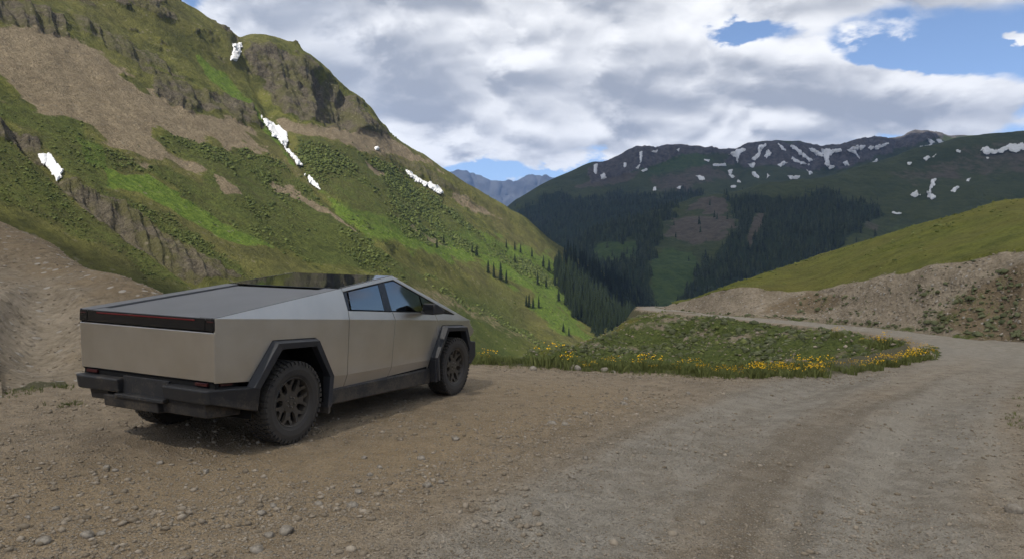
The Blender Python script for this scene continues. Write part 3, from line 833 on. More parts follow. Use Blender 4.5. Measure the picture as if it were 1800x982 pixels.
def build_surround():
    # valley floor out to the horizon, well below the road
    n = 72; r = [0, 150, 700, 3000, 10400]
    V = [(0, 0, -78)]; F = []
    for k in r[1:]:
        for i in range(n):
            a = 2 * math.pi * i / n; V.append((k * math.sin(a), k * math.cos(a), -78 - 6 * (i % 3) * (k < 2000)))
    me = bpy.data.meshes.new('valley_floor')
    F = [(0, 1 + (i + 1) % n, 1 + i) for i in range(n)]
    for k in range(3):
        a, b = 1 + k * n, 1 + (k + 1) * n
        F += [(a + i, a + (i + 1) % n, b + (i + 1) % n, b + i) for i in range(n)]
    me.from_pydata(V, [], F); me.materials.append(M_VALLEY)
    o = bpy.data.objects.new('valley_floor', me); COL.objects.link(o); tag(o, kind='structure')
    # grassy mountainside that closes the valley behind the photographer
    th = np.radians(np.linspace(82, 262, 160)); rr = np.array([40, 90, 180, 330, 520, 900])
    zz = np.array([-8, -4, 6, 22, 44, 20])
    T, Q = np.meshgrid(th, np.arange(6))
    X = rr[Q] * np.sin(T); Y = rr[Q] * np.cos(T)
    Z = zz[Q] * (1 + 0.45 * fbm(T * 3, Q * 0.3, octv=3, seed=151)) + (Q > 1) * fbm(T * 14, Q * 1.1, octv=3, seed=152) * 6
    z0 = np.zeros(X.size)
    o = mesh_np('grassy_hill', np.stack([X, Y, Z], -1), grid_faces(6, 160), M_MOUNT, True, {'scree': np.clip(fbm(X / 90, Y / 90, octv=3, seed=153), 0, 1), 'rock': z0, 'mead': z0, 'shrub': np.clip(fbm(X / 60, Y / 60, octv=3, seed=154) * 2, 0, 1), 'dark': z0})
    tag(o, kind='structure')


build_surround()

# ------------------------------------------------------------------ unseen clouds added overhead to shade the turnout and the forested mountains
def build_shade_cloud(cx, cy, rx, ry, seed, mat, hgt=1560.0):
    """one closed lumpy lens: flat base, billowing top, ragged outline"""
    off = SUN_DIR * (hgt / SUN_DIR.z)
    nr, nt_ = 46, 150
    q = np.linspace(0, 1, nr) ** 0.8; th = np.linspace(0, 2 * math.pi, nt_, endpoint=False)
    Q, T = np.meshgrid(q, th, indexing='ij')
    edge = 1 + 0.16 * fbm(np.cos(T) * 2.2 + 7, np.sin(T) * 2.2, octv=4, seed=seed)
    X = cx + off.x + rx * Q * edge * np.cos(T); Y = cy + off.y + ry * Q * edge * np.sin(T)
    k = min(rx, ry); prof = np.sqrt(np.clip(1 - Q ** 2, 0, 1))
    bil = np.abs(fbm(X / k * 3.2, Y / k * 3.2, octv=4, seed=seed + 3)) * 2
    top = hgt + k * 0.16 * prof * (0.7 + bil) ; bot = hgt - k * 0.03 * prof * (1 + 0.8 * fbm(X / k * 4, Y / k * 4, octv=3, seed=seed + 5))
    V = np.concatenate([np.stack([X, Y, top], -1).reshape(-1, 3), np.stack([X, Y, bot], -1).reshape(-1, 3)])
    i = np.arange(nr * nt_).reshape(nr, nt_); j = np.roll(i, -1, 1)
    up = np.stack([i[:-1], i[1:], j[1:], j[:-1]], -1).reshape(-1, 4)
    dn = up[:, ::-1] + nr * nt_
    o = mesh_np('shade_cloud', V, np.concatenate([up, dn]), mat, True)
    return tag(o, kind='structure')


def m_shade_cloud(g, b, thin=0.0):
    out = g.nt.nodes['Material Output']
    d = g.node('ShaderNodeBsdfDiffuse'); t = g.node('ShaderNodeBsdfTranslucent'); mx = g.node('ShaderNodeMixShader')
    d.inputs[0].default_value = (.93, .94, .95, 1); t.inputs[0].default_value = (.93, .94, .95, 1)
    mx.inputs[0].default_value = 0.6
    g.link(d.outputs[0], mx.inputs[1]); g.link(t.outputs[0], mx.inputs[2]); tp = g.node('ShaderNodeBsdfTransparent'); m2 = g.node('ShaderNodeMixShader'); m2.inputs[0].default_value = thin
    g.link(mx.outputs[0], m2.inputs[1]); g.link(tp.outputs[0], m2.inputs[2]); g.link(m2.outputs[0], out.inputs['Surface'])


M_SHADE_CLOUD = material('thick_shade_cloud', lambda g, b: m_shade_cloud(g, b, 0.12))
M_SHADE_CLOUD_THIN = material('thin_shade_cloud', lambda g, b: m_shade_cloud(g, b, 0.48))     # lets some weak sun through
build_shade_cloud(15, 85, 205, 185, 5, M_SHADE_CLOUD_THIN)
build_shade_cloud(1150, 1760, 1290, 1520, 8, M_SHADE_CLOUD)


# ------------------------------------------------------------------ snow patches
def snow_patch(L, pts, label, group, thick=0.0012, soft=2.2, seed=0):
    pts = np.array(pts, float)
    x0, y0 = pts.min(0) - 2; x1, y1 = pts.max(0) + 2
    st = max(0.32, math.sqrt((x1 - x0) * (y1 - y0)) / 95)
    gx, gy = np.arange(x0, x1 + st, st), np.arange(y0, y1 + st, st)
    X, Y = np.meshgrid(gx, gy)
    sd = poly_sd(X, Y, pts) + fbm(X / 4.5, Y / 4.5, octv=4, gain=0.5, seed=200 + seed) * min(3.5, 0.18 * min(x1 - x0, y1 - y0))
    P, n = L.on(X.ravel(), Y.ravel())
    d = P[:, 1].reshape(X.shape)
    for _ in range(3):
        e = np.pad(d, 1, mode='edge'); d = np.minimum.reduce([e[:-2, 1:-1], e[2:, 1:-1], e[1:-1, :-2], e[1:-1, 2:], d])
    for _ in range(60):                          # snow smooths the ground it lies on
        e = np.pad(d, 1, mode='edge'); d = (e[:-2, 1:-1] + e[2:, 1:-1] + e[1:-1, :-2] + e[1:-1, 2:] + e[1:-1, 1:-1]) / 5
    d = np.minimum(d, P[:, 1].reshape(X.shape)).ravel() - 0.0035 * P[:, 1]
    P = np.array([0, 0, CAMZ]) + (P - np.array([0, 0, CAMZ])) * (d / P[:, 1])[:, None]
    h = (sst(-0.8, soft, sd.ravel()) * 2.2 - 0.5) * thick * d + fbm(X.ravel() / 4, Y.ravel() / 4, octv=2, seed=seed) * thick * d * 0.25
    P = P + n * h[:, None]
    F = grid_faces(*X.shape); keep = (sd.ravel()[F] > -0.8).all(1)
    if keep.sum() < 3: return None
    F = F[keep]; used = np.unique(F); m = np.full(X.size, -1); m[used] = np.arange(len(used))
    P = P[used]; base = P.mean(0)
    o = mesh_np('snow_patch', P - base, m[F][:, ::-1], M_SNOW, True)
    o.location = base
    return tag(o, label, 'snow patch', group)


GL = 'snow patches on the left mountain'; GB = 'snow patches across the valley'
snow_patch(LEFT, [(412, 78), (424, 76), (423, 92), (417, 105), (406, 106), (409, 95)], 'small white snow patch in the notch of the skyline above the crags', GL, seed=1)
snow_patch(LEFT, [(459, 204), (470, 211), (492, 222), (503, 231), (506, 246), (503, 258), (512, 268), (522, 277), (532, 291), (522, 288), (512, 275), (502, 262), (494, 248), (482, 240), (473, 227)], 'long tapering snow chute below the crags on the left mountain', GL, seed=2)
snow_patch(LEFT, [(537, 307), (546, 311), (556, 322), (563, 331), (556, 329), (545, 320)], 'short snow streak just below the long snow chute', GL, seed=3)
snow_patch(LEFT, [(713, 298), (723, 302), (734, 313), (745, 318), (760, 322), (775, 331), (780, 340), (766, 338), (748, 326), (732, 318), (718, 308)], 'snow streak lying near the right skyline of the left mountain', GL, seed=4)
snow_patch(LEFT, [(68, 271), (84, 269), (96, 280), (104, 290), (111, 298), (107, 312), (101, 318), (94, 306), (84, 294), (74, 285)], 'blunt snow patch at the head of the rocky gully on the far left', GL, seed=5)
snow_patch(LEFT, [(660, 258), (665, 257), (666, 262), (661, 263)], 'tiny lone snow dot high on the left mountain right shoulder', GL, seed=6)

BS = [  # (polygon, label)
    ([(1044, 290), (1050, 287), (1049, 304), (1046, 306)], 'thin snow line down the first cliff on the far left'), ([(1055, 307), (1062, 306), (1067, 312), (1058, 314)], 'snow patch at the foot of the first cliff'),
    ([(1097, 287), (1101, 287), (1101, 293), (1097, 293)], None), ([(1118, 294), (1124, 290), (1122, 297)], None), ([(1125, 268), (1129, 266), (1128, 284), (1125, 286)], 'narrow snow gully in the dark cliff band'), ([(1127, 300), (1137, 295), (1139, 299), (1131, 302)], None),
    ([(1145, 266), (1156, 264), (1153, 268)], 'flat snow strip on the notch of the cliff skyline'), ([(1189, 263), (1194, 262), (1193, 266)], None), ([(1224, 309), (1232, 308), (1240, 314), (1239, 317), (1230, 315)], 'slanted snow patch below the pale green dome'),
    ([(1238, 280), (1248, 281), (1246, 284)], None), ([(1253, 289), (1276, 288), (1276, 291), (1254, 291)], 'long flat snow bar right of the pale green dome'), ([(1281, 272), (1294, 264), (1312, 262), (1300, 269), (1297, 285), (1292, 275)], 'forked snow patch high on the far ridge'),
    ([(1300, 262), (1311, 262), (1304, 267)], None), ([(1322, 279), (1333, 268), (1334, 257), (1346, 254), (1338, 263), (1334, 276), (1326, 283)], 'hooked snow band falling from the domed summit'), ([(1343, 275), (1350, 262), (1355, 268), (1348, 278)], 'stubby snow patch under the domed summit'),
    ([(1368, 253), (1376, 257), (1381, 264), (1374, 262)], None), ([(1391, 257), (1402, 259), (1410, 269), (1422, 277), (1431, 283), (1424, 283), (1412, 276), (1400, 266)], 'long slanting snow streak right of the domed summit'), ([(1392, 277), (1403, 283), (1422, 289), (1410, 288), (1398, 284)], 'lower parallel slanting snow streak on the far ridge'),
    ([(1423, 261), (1436, 264), (1447, 274), (1438, 273)], None), ([(1444, 263), (1466, 262), (1480, 261), (1479, 266), (1462, 269), (1456, 279), (1460, 290), (1467, 293), (1459, 296), (1451, 288), (1448, 275)], 'large T-shaped snow patch in the middle of the far ridge'),
    ([(1489, 263), (1500, 258), (1521, 257), (1515, 263), (1505, 265), (1511, 279), (1503, 270)], 'snow patch with a hanging tongue right of the large T-shaped one'), ([(1526, 259), (1545, 255), (1561, 252), (1548, 260), (1530, 263)], 'wedge of snow along the far skyline'), ([(1531, 287), (1538, 283), (1541, 277), (1543, 281), (1537, 287)], 'crescent snow patch low on the far ridge'),
    ([(1315, 288), (1327, 287), (1324, 294), (1318, 293)], None), ([(1320, 301), (1327, 304), (1334, 311), (1326, 310)], None), ([(1368, 290), (1377, 284), (1384, 286), (1373, 293)], 'bow-tie snow patch below the domed summit'), ([(1385, 309), (1396, 310), (1406, 310), (1402, 314), (1390, 314)], 'broad low snow patch on the green bench of the far ridge'),
    ([(1418, 298), (1429, 304), (1424, 306)], None), ([(1462, 312), (1480, 307), (1478, 309), (1466, 313)], 'thin flat snow streak below the large T-shaped one'), ([(1513, 302), (1521, 295), (1523, 300), (1517, 303)], None), ([(1482, 286), (1488, 283), (1493, 290), (1487, 291)], None), ([(1279, 300), (1287, 299), (1284, 306)], None), ([(1281, 306), (1292, 310), (1287, 312)], None),
    ([(1149, 329), (1153, 328), (1153, 334), (1148, 334)], 'lone snow dot above the forest edge'), ([(1190, 330), (1197, 327), (1195, 331)], None), ([(1285, 327), (1294, 327), (1292, 329), (1286, 329)], None), ([(1297, 316), (1302, 320), (1296, 319)], None), ([(1349, 305), (1353, 308), (1347, 315)], None),
    ([(1619, 258), (1632, 256), (1640, 250), (1636, 257), (1624, 260)], None), ([(1630, 244), (1644, 250), (1636, 252)], None), ([(1646, 245), (1652, 245), (1660, 252), (1652, 251)], None), ([(1700, 242), (1730, 240), (1748, 240), (1735, 243), (1704, 244)], None)]
SS = [([(1600, 342), (1606, 337), (1613, 334), (1612, 339), (1618, 342), (1610, 345), (1602, 345)], 'boat-shaped snow patch beside the tall curved one on the right hillside'), ([(1634, 331), (1638, 317), (1645, 316), (1642, 325), (1637, 333), (1637, 341), (1644, 346), (1638, 351), (1631, 344), (1630, 338)], 'tall curved snow patch standing alone on the right green hillside'),
      ([(1672, 335), (1680, 329), (1686, 329), (1680, 335), (1673, 337)], 'slim snow patch right of the tall curved one'), ([(1567, 373), (1574, 373), (1584, 375), (1576, 376)], 'small low snow sliver on the right hillside above the grassy crest'), ([(1625, 278), (1632, 274), (1635, 276), (1628, 281)], None), ([(1638, 276), (1645, 271), (1642, 276)], None), ([(1681, 264), (1689, 264), (1688, 268), (1682, 267)], None),
      ([(1724, 264), (1734, 258), (1742, 263), (1754, 264), (1766, 258), (1775, 254), (1800, 253), (1800, 262), (1786, 267), (1772, 263), (1762, 268), (1748, 268), (1735, 272)], 'widest snowfield near the skyline at the right edge'), ([(1700, 314), (1706, 313), (1703, 318), (1699, 318)], None), ([(1595, 286), (1602, 286), (1600, 289), (1596, 288)], None), ([(1733, 276), (1738, 277), (1736, 279)], None)]
BACK.facing = None
for i, (p, lab) in enumerate(BS): snow_patch(BACK, p, lab or 'small snow fleck among many on the far ridge', GB, 0.0010, 1.4, 20 + i)
for i, (p, lab) in enumerate(SS): snow_patch(SPUR, p, lab or 'small snow fleck on the dark right hillside', GB, 0.0010, 1.4, 90 + i)


# ------------------------------------------------------------------ vegetation
def rotz(a):
    c, s_ = np.cos(a), np.sin(a); z = np.zeros_like(c); o = np.ones_like(c)
    return np.stack([np.stack([c, -s_, z], -1), np.stack([s_, c, z], -1), np.stack([z, z, o], -1)], -2)


def scatter(variants, P, scl, ang, pick):
    """join copies of small meshes: variants [(V, F)], per-copy position, scale (n,3), turn, variant"""
    Vs, Fs, n0 = [], [], 0; S_id = []
    for k, (V, F) in enumerate(variants):
        idx = np.nonzero(pick == k)[0]
        if not len(idx): continue
        A = V[None] * scl[idx][:, None, :]
        A = np.einsum('nij,nvj->nvi', rotz(ang[idx]), A) + P[idx][:, None, :]
        Vs.append(A.reshape(-1, 3))
        Fs.append((F[None] + (np.arange(len(idx)) * len(V))[:, None, None]).reshape(-1, F.shape[1]) + n0)
        S_id.append(np.repeat(RNG.uniform(0, 1, len(idx)), len(V)))
        n0 += len(idx) * len(V)
    return np.concatenate(Vs), np.concatenate(Fs), np.concatenate(S_id)


def ico(sub, seed, jit=0.3, cut=None):
    bm = bmesh.new(); bmesh.ops.create_icosphere(bm, subdivisions=sub, radius=1)
    if cut is not None:
        bmesh.ops.bisect_plane(bm, geom=bm.verts[:] + bm.edges[:] + bm.faces[:], plane_co=(0, 0, cut), plane_no=(0, 0, -1), clear_outer=True)
    bmesh.ops.triangulate(bm, faces=bm.faces[:])
    bm.verts.ensure_lookup_table()
    V = np.array([v.co[:] for v in bm.verts]); F = np.array([[v.index for v in f.verts] for f in bm.faces]); bm.free()
    r = np.random.default_rng(seed)
    V = V * (1 + r.uniform(-jit, jit, (len(V), 1)))
    return V, F


def octa(seed, jit=0.25, base=-0.5):
    r = np.random.default_rng(seed)
    V = np.array([(1, 0, 0), (0, 1, 0), (-1, 0, 0), (0, -1, 0), (0, 0, 1), (0, 0, base)], float) * r.uniform(1 - jit, 1 + jit, (6, 1)) + r.normal(0, 0.12, (6, 3))
    return V, np.array([(0, 1, 4), (1, 2, 4), (2, 3, 4), (3, 0, 4), (1, 0, 5), (2, 1, 5), (3, 2, 5), (0, 3, 5)])


def by_size(s_, nbig, nsmall, r, q=0.72):
    """detailed variants for the larger copies, eight-sided ones for the rest"""
    return np.where(s_ > np.quantile(s_, q), r.integers(0, nbig, len(s_)), nbig + r.integers(0, nsmall, len(s_)))


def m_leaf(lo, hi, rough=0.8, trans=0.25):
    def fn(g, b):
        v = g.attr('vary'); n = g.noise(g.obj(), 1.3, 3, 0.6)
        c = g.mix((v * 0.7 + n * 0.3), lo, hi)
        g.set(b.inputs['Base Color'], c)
        b.inputs['Roughness'].default_value = rough; b.inputs['Specular IOR Level'].default_value = 0.12
    return fn


M_SHRUB = material('willow_leaves', m_leaf((0.024, 0.036, 0.010), (0.098, 0.116, 0.032)))
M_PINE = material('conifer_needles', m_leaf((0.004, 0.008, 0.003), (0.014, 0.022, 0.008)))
M_PINEFAR = material('far_conifers', m_leaf((0.008, 0.014, 0.010), (0.046, 0.060, 0.030)))
M_BARK = plain('bark', (0.09, 0.065, 0.045), 0.9, var=0.3)
M_GRASS = material('grass_blades', m_leaf((0.055, 0.072, 0.020), (0.170, 0.180, 0.062)))
M_SAGE = material('sage_leaves', m_leaf((0.040, 0.048, 0.020), (0.135, 0.142, 0.075)))
M_PETAL = material('yellow_petals', m_leaf((0.52, 0.28, 0.008), (0.78, 0.50, 0.02)))


def shrubs_on(L, w, n, smin, smax, mat, name='shrub_cover', flat=0.62, seed=0, up=0.15, visible=True, size_by_dist=False):
    r = np.random.default_rng(seed)
    if visible:
        w = w * ((L.px > -60) & (L.px < 1860) & (L.py > -30) & (L.py < 720) & (L.P[..., 1] > 2))
    P, nn, _ = L.sample(w, n, r)
    s_ = smin + (smax - smin) * r.beta(0.9, 3.6, n)
    if size_by_dist: s_ = s_ * np.clip(P[:, 1] / 480, 0.28, 1.3)
    scl = np.stack([s_ * r.uniform(0.8, 1.5, n), s_ * r.uniform(0.7, 1.1, n), s_ * flat * r.uniform(0.7, 1.3, n)], -1)
    V, F, vary = scatter([ico(1, 300 + k, 0.28, -0.35) for k in range(6)] + [octa(320 + k) for k in range(5)], P + np.array([0, 0, 1]) * (s_ * up)[:, None], scl, r.uniform(0, 6.28, n), by_size(s_, 6, 5, r))
    o = mesh_np(name, V, F, mat, False, {'vary': vary})
    return tag(o, kind='stuff')


wl_ = LEFT.shrub * (1 - 0.85 * LEFT.attrs['scree']) * (1 - 0.8 * LEFT.attrs['rock'])
LP = LEFT.P
shrubs_on(LEFT, wl_ ** 1.3 * np.clip(0.35 + 1.4 * fbm(LP[..., 0] / 28, LP[..., 1] / 28, LP[..., 2] / 28, octv=3, seed=401), 0.0, 2) ** 1.3, 26000, 0.25, 2.0, M_SHRUB, seed=1, flat=0.65, size_by_dist=True)
shrubs_on(LEFT, (0.05 + 0.8 * LEFT.attrs['mead']) * (LEFT.py > 250) * np.clip(fbm(LP[..., 0] / 20, LP[..., 1] / 20, LP[..., 2] / 20, octv=3, seed=402) * 3, 0, 2), 4200, 0.3, 1.0, M_SHRUB, seed=2, flat=0.65, size_by_dist=True)

shrubs_on(LEFT, (LEFT.py > 230) * (1 - LEFT.attrs['scree']) * np.clip(0.15 + fbm(LP[..., 0] / 45, LP[..., 1] / 45, LP[..., 2] / 18, octv=4, seed=403), 0, 1) ** 1.5, 5000, 0.22, 1.3, M_SHRUB, seed=12, flat=0.6, size_by_dist=True)


def conifer(tiers, seg, seed, h=1.0, w=0.17, skirt=0.06):
    """jagged crown of drooping branch tiers (unit height)"""
    r = np.random.default_rng(seed); V = []; F = []
    for t in range(tiers):
        f = t / tiers
        zb = skirt + (1 - skirt) * f * 0.96; zt = min(1.0, zb + (1.7 - 0.5 * f) / tiers)
        rad = w * (1 - f) ** 0.82 * r.uniform(0.82, 1.12) + 0.012
        b = len(V); V.append((0, 0, zt)); a0 = r.uniform(0, 6.28)
        for k in range(seg * 2):
            a = a0 + math.pi * k / seg; q = rad * (r.uniform(0.85, 1.25) if k % 2 == 0 else r.uniform(0.42, 0.62))
            V.append((q * math.cos(a), q * math.sin(a), zb - (0.25 if k % 2 == 0 else -0.1) / tiers * r.uniform(0.5, 1.2)))
        for k in range(seg * 2): F.append((b, b + 1 + k, b + 1 + (k + 1) % (seg * 2)))
    return np.array(V), np.array(F)


def trunk_mesh(h=0.35, r0=0.014, n=6):
    V = []; F = []
    for i, (z, q) in enumerate([(-0.03, r0 * 1.2), (h * 0.5, r0 * 0.8), (1.0, 0.002)]):
        V += [(q * math.cos(6.283 * k / n), q * math.sin(6.283 * k / n), z) for k in range(n)]
    for i in range(2): F += [(i * n + k, i * n + (k + 1) % n, i * n + n + (k + 1) % n, i * n + n + k) for k in range(n)]
    return np.array(V), np.array(F)


def build_conifers():
    r = np.random.default_rng(77)
    L = LEFT
    crowns = []
    for k in range(7):
        V, F = conifer(11, 6, 500 + k, w=0.145 + 0.02 * (k % 3))
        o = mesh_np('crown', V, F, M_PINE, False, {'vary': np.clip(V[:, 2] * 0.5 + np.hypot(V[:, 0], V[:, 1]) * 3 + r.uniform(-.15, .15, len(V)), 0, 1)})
        crowns.append(o.data); bpy.data.objects.remove(o)
    tv, tf = trunk_mesh(); to = mesh_np('trunk', tv, tf, M_BARK, True); tm = to.data; bpy.data.objects.remove(to)
    dense = [(985, 452), (1012, 460), (1062, 484), (1125, 510), (1195, 535), (1215, 570), (1150, 592), (1050, 588), (1010, 560), (985, 515), (972, 480)]
    sdw = poly_sd(L.px, L.py, dense)
    P1, _, _ = L.sample(sst(-8, 14, sdw) * (L.v2 > 0.05) / (1 + (L.P[..., 1] / 800) ** 2), 900, r)
    spots = [(1003, 448, .8), (1012, 455, 1), (1020, 458, .9), (880, 492, .8), (868, 488, .7), (890, 498, .6), (858, 480, .6), (930, 540, .6), (937, 541, .5), (925, 538, .5), (947, 541, .55), (838, 450, .5), (905, 440, .5), (915, 445, .55), (935, 452, .6), (890, 436, .5), (955, 470, .7), (965, 478, .8), (975, 470, .7), (905, 462, .5),
             (830, 445, .45), (768, 437, .45), (780, 428, .4), (945, 500, .7), (960, 505, .6), (990, 515, .8), (1000, 520, .9), (982, 530, .7), (975, 500, .8), (1000, 590, .4), (990, 583, .4)]
    P2, _ = L.on(np.array([s_[0] for s_ in spots], float), np.array([s_[1] for s_ in spots], float))
    allp = [(p, r.uniform(15, 27), 0) for p in P1] + [(p, 20 * q[2], 1) for p, q in zip(P2, spots)]
    allp.sort(key=lambda t: t[0][1])
    far = []
    for i, (p, h, iso) in enumerate(allp):
        if i >= 300:
            far.append((p, h)); continue
        e = bpy.data.objects.new('conifer_tree', None); COL.objects.link(e)
        e.empty_display_size = 1; e.location = p; e.scale = (h * r.uniform(.85, 1.15),) * 2 + (h,); e.rotation_euler.z = r.uniform(0, 6.28)
        qx, qy = pixel_of(p)
        if not iso: lab = 'dark conifer in the left half of the dense stand below the green slope' if qx < 1070 else 'dark conifer in the right half of the dense stand below the green slope'
        elif 915 < qx < 950 and qy > 525: lab = 'small conifer in the short row low on the green slope'
        elif qx < 800: lab = 'tiny lone conifer farthest up the slope, left of all other conifers'
        elif qx < 845: lab = 'tiny conifer on the slope left of the small conifer clump'
        elif qx < 900 and qy > 470: lab = 'conifer in the small clump halfway along the green slope'
        elif qy > 560: lab = 'tiny conifer in the bright green meadow below the dense stand'
        elif qy < 460: lab = 'small conifer high on the slope near the descending skyline'
        else: lab = 'scattered conifer just left of the dense stand'
        tag(e, lab, 'tree', 'scattered conifers on the green slope' if iso else 'conifers in the stand below the green slope')
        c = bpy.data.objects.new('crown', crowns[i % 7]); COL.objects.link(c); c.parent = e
        t = bpy.data.objects.new('trunk', tm); COL.objects.link(t); t.parent = e
    if far:
        n = len(far); P = np.array([f[0] for f in far]); hh = np.array([f[1] for f in far])
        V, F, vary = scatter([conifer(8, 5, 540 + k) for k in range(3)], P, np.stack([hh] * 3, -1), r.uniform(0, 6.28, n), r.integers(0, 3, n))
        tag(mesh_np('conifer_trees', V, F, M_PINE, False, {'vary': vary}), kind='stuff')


build_conifers()


def build_forest():
    r = np.random.default_rng(88)
    for L, n, hmin, hmax in ((BACK, 4600, 11, 20), (SPUR, 7200, 10, 19)):
        vis = (L.px > 850) & (L.px < 1620) & (L.py > 300) & (L.py < 585)
        w = np.clip(L.forest, 0, 1) ** 1.5 * vis * np.clip(1 + 1.2 * fbm(L.P[..., 0] / 60, L.P[..., 1] / 60, octv=3, seed=413), 0.1, 2) + 0.012 * vis * (L.py > 340)
        P, _, _ = L.sample(w, n, r)
        h = hmin * 0.6 + (hmax - hmin * 0.6) * r.beta(2.2, 2.0, n)
        V, F, vary = scatter([conifer(3, 3, 560 + k, w=0.19) for k in range(5)], P - np.array([0, 0, .8]), np.stack([h, h, h], -1), r.uniform(0, 6.28, n), r.integers(0, 5, n))
        tag(mesh_np('conifer_forest', V, F, M_PINEFAR, False, {'vary': vary}), kind='stuff')


build_forest()

# shrubs and tufts of the embankment and the cut
fl = FILL.attrs['veg']; FP = FILL.P
shrubs_on(FILL, np.clip(fl - 0.25, 0, 1) * np.clip(0.5 + 1.5 * fbm(FP[..., 0] / 2, FP[..., 1] / 2, octv=3, seed=411), 0.02, 2) * (FILL.v[:, None] > 0.08), 2400, 0.05, 0.28, M_SAGE, seed=3, flat=0.7)
shrubs_on(FILL, np.ones_like(fl) * (FILL.v[:, None] > 0.07), 2200, 0.04, 0.18, M_GRASS, seed=4, flat=0.8)
hv = HILL.attrs['veg'] * HILL.attrs['dirt']
shrubs_on(HILL, np.clip(hv - 0.22, 0, 1) ** 1.5 * (HILL.vv > 0.08), 420, 0.05, 0.26, M_SAGE, seed=5, flat=0.7)
shrubs_on(HILL, (HILL.vv > 0.44) * np.clip(0.2 + fbm(HILL.P[..., 0] / 5, HILL.P[..., 1] / 5, octv=3, seed=412), 0.02, 1), 2500, 0.05, 0.2, M_GRASS, seed=6, flat=0.6)

# ------------------------------------------------------------------ stones and plants of the turnout
M_STONE = material('stones', lambda g, b: (g.set(b.inputs['Base Color'], g.mix(g.attr('vary'), g.mix(g.noise(g.obj(), 9.0, 4, 0.6).sstep(.3, .7), (0.13, 0.105, 0.075), (0.20, 0.16, 0.112)), g.mix(g.noise(g.obj(), 9.0, 4, 0.6).sstep(.3, .7), (0.23, 0.19, 0.14), (0.34, 0.29, 0.225)))),
                                         setattr(b.inputs['Roughness'], 'default_value', 0.9), setattr(b.inputs['Specular IOR Level'], 'default_value', 0.15)))


def m_rock(g, b):
    o = g.obj(); n = g.noise(o, 6.0, 6, 0.65); f = g.noise(o, 40, 4, 0.7)
    g.set(b.inputs['Base Color'], g.mix((n * .6 + f * .4).sstep(.35, .65), (0.135, 0.115, 0.09), (0.30, 0.265, 0.215)))
    b.inputs['Roughness'].default_value = 0.9; b.inputs['Specular IOR Level'].default_value = 0.15
    g.set(b.inputs['Normal'], g.bump(n + f * .5, 0.6, 0.01))


M_ROCK = material('rock', m_rock)


def stone_variant(seed):
    V, F = ico(1, seed, 0.16)
    r = np.random.default_rng(seed)
    V = V * np.array([1.0, r.uniform(0.6, 0.9), r.uniform(0.4, 0.65)])
    for _ in range(3):                                # chop flats so they read as broken stone
        n = r.normal(size=3); n /= np.linalg.norm(n); d = V @ n; lim = r.uniform(0.45, 0.7)
        V = V - np.maximum(0, d - lim)[:, None] * n
    return V, F


STONES = [stone_variant(600 + k) for k in range(8)] + [(octa(640 + k, 0.2, -0.9)[0] * np.array([1, 0.8, 0.55]), octa(640 + k)[1]) for k in range(5)]


def stones_stuff(name, n, rmin, rmax, smin, smax, seed, clump=1.4, exp=2.0, inside=0.05):
    r = np.random.default_rng(seed)
    m = n * 6
    d = np.exp(r.uniform(math.log(rmin), math.log(rmax), m)); a = np.radians(r.uniform(-40, 40, m))
    x, y = d * np.sin(a), d * np.cos(a)
    sd = poly_sd(x, y, GRAVEL)
    dt = line_d(x, y, TRACK)
    w = np.clip(0.4 + clump * fbm(x / 1.4, y / 1.4, octv=4, seed=seed), 0.03, 1.5) * (sd > inside - 0.6) * (1 - 0.55 * np.exp(-(dt / 1.5) ** 2))
    k = r.uniform(0, 1.5, m) < w
    x, y = x[k][:n], y[k][:n]
    s_ = smin + (smax - smin) * r.power(1 / (1 + exp), len(x)) if False else smin + (smax - smin) * r.beta(1.0, 4.5, len(x))
    P = np.stack([x, y, ground_z(x, y) + s_ * 0.15], -1)
    V, F, vary = scatter(STONES, P, np.stack([s_, s_, s_], -1), r.uniform(0, 6.28, len(x)), by_size(s_, 8, 5, r, 0.8))
    return tag(mesh_np(name, V, F, M_STONE, False, {'vary': vary}), kind='stuff')


stones_stuff('gravel_stones', 30000, 4.2, 20, 0.005, 0.025, 701)
stones_stuff('loose_stones', 2400, 4.2, 17, 0.012, 0.064, 702, clump=3.0)


def rubble_bands():
    r = np.random.default_rng(703); P = []
    for line, n, w in (([(-2.6, 4.9), (-1.6, 5.5), (-0.9, 6.2), (0.2, 7.6), (1.2, 9.6)], 1500, 0.30), ([(-0.8, 7.6), (0.4, 9.0), (1.6, 10.2), (2.2, 11.2)], 900, 0.45), ([(-5.4, 7.6), (-4.6, 6.4), (-3.4, 5.6)], 700, 0.5), ([(-5.9, 8.9), (-4.9, 9.4)], 350, 0.3),
                       ([(-0.4, 13.7), (2, 13.4), (4, 13.2), (6.4, 13.9), (8.4, 15.3)], 1300, 0.22), ([(4.2, 5.2), (5.6, 7.6), (7.4, 10), (10, 13)], 1500, 0.5)):
        q = np.array(line); seg = r.integers(0, len(q) - 1, n); t = r.uniform(0, 1, (n, 1))
        P.append(q[seg] + (q[seg + 1] - q[seg]) * t + r.normal(0, w, (n, 2)))
    P = np.concatenate(P); P = P[r.uniform(size=len(P)) < 0.6]; n = len(P); s_ = 0.008 + 0.048 * r.beta(1.0, 4.5, n)
    Q = np.stack([P[:, 0], P[:, 1], ground_z(P[:, 0], P[:, 1]) + s_ * 0.2], -1)
    V, F, vary = scatter(STONES, Q, np.stack([s_] * 3, -1), r.uniform(0, 6.28, n), by_size(s_, 8, 5, r, 0.5))
    tag(mesh_np('rubble_stones', V, F, M_STONE, False, {'vary': vary}), kind='stuff')


rubble_bands()


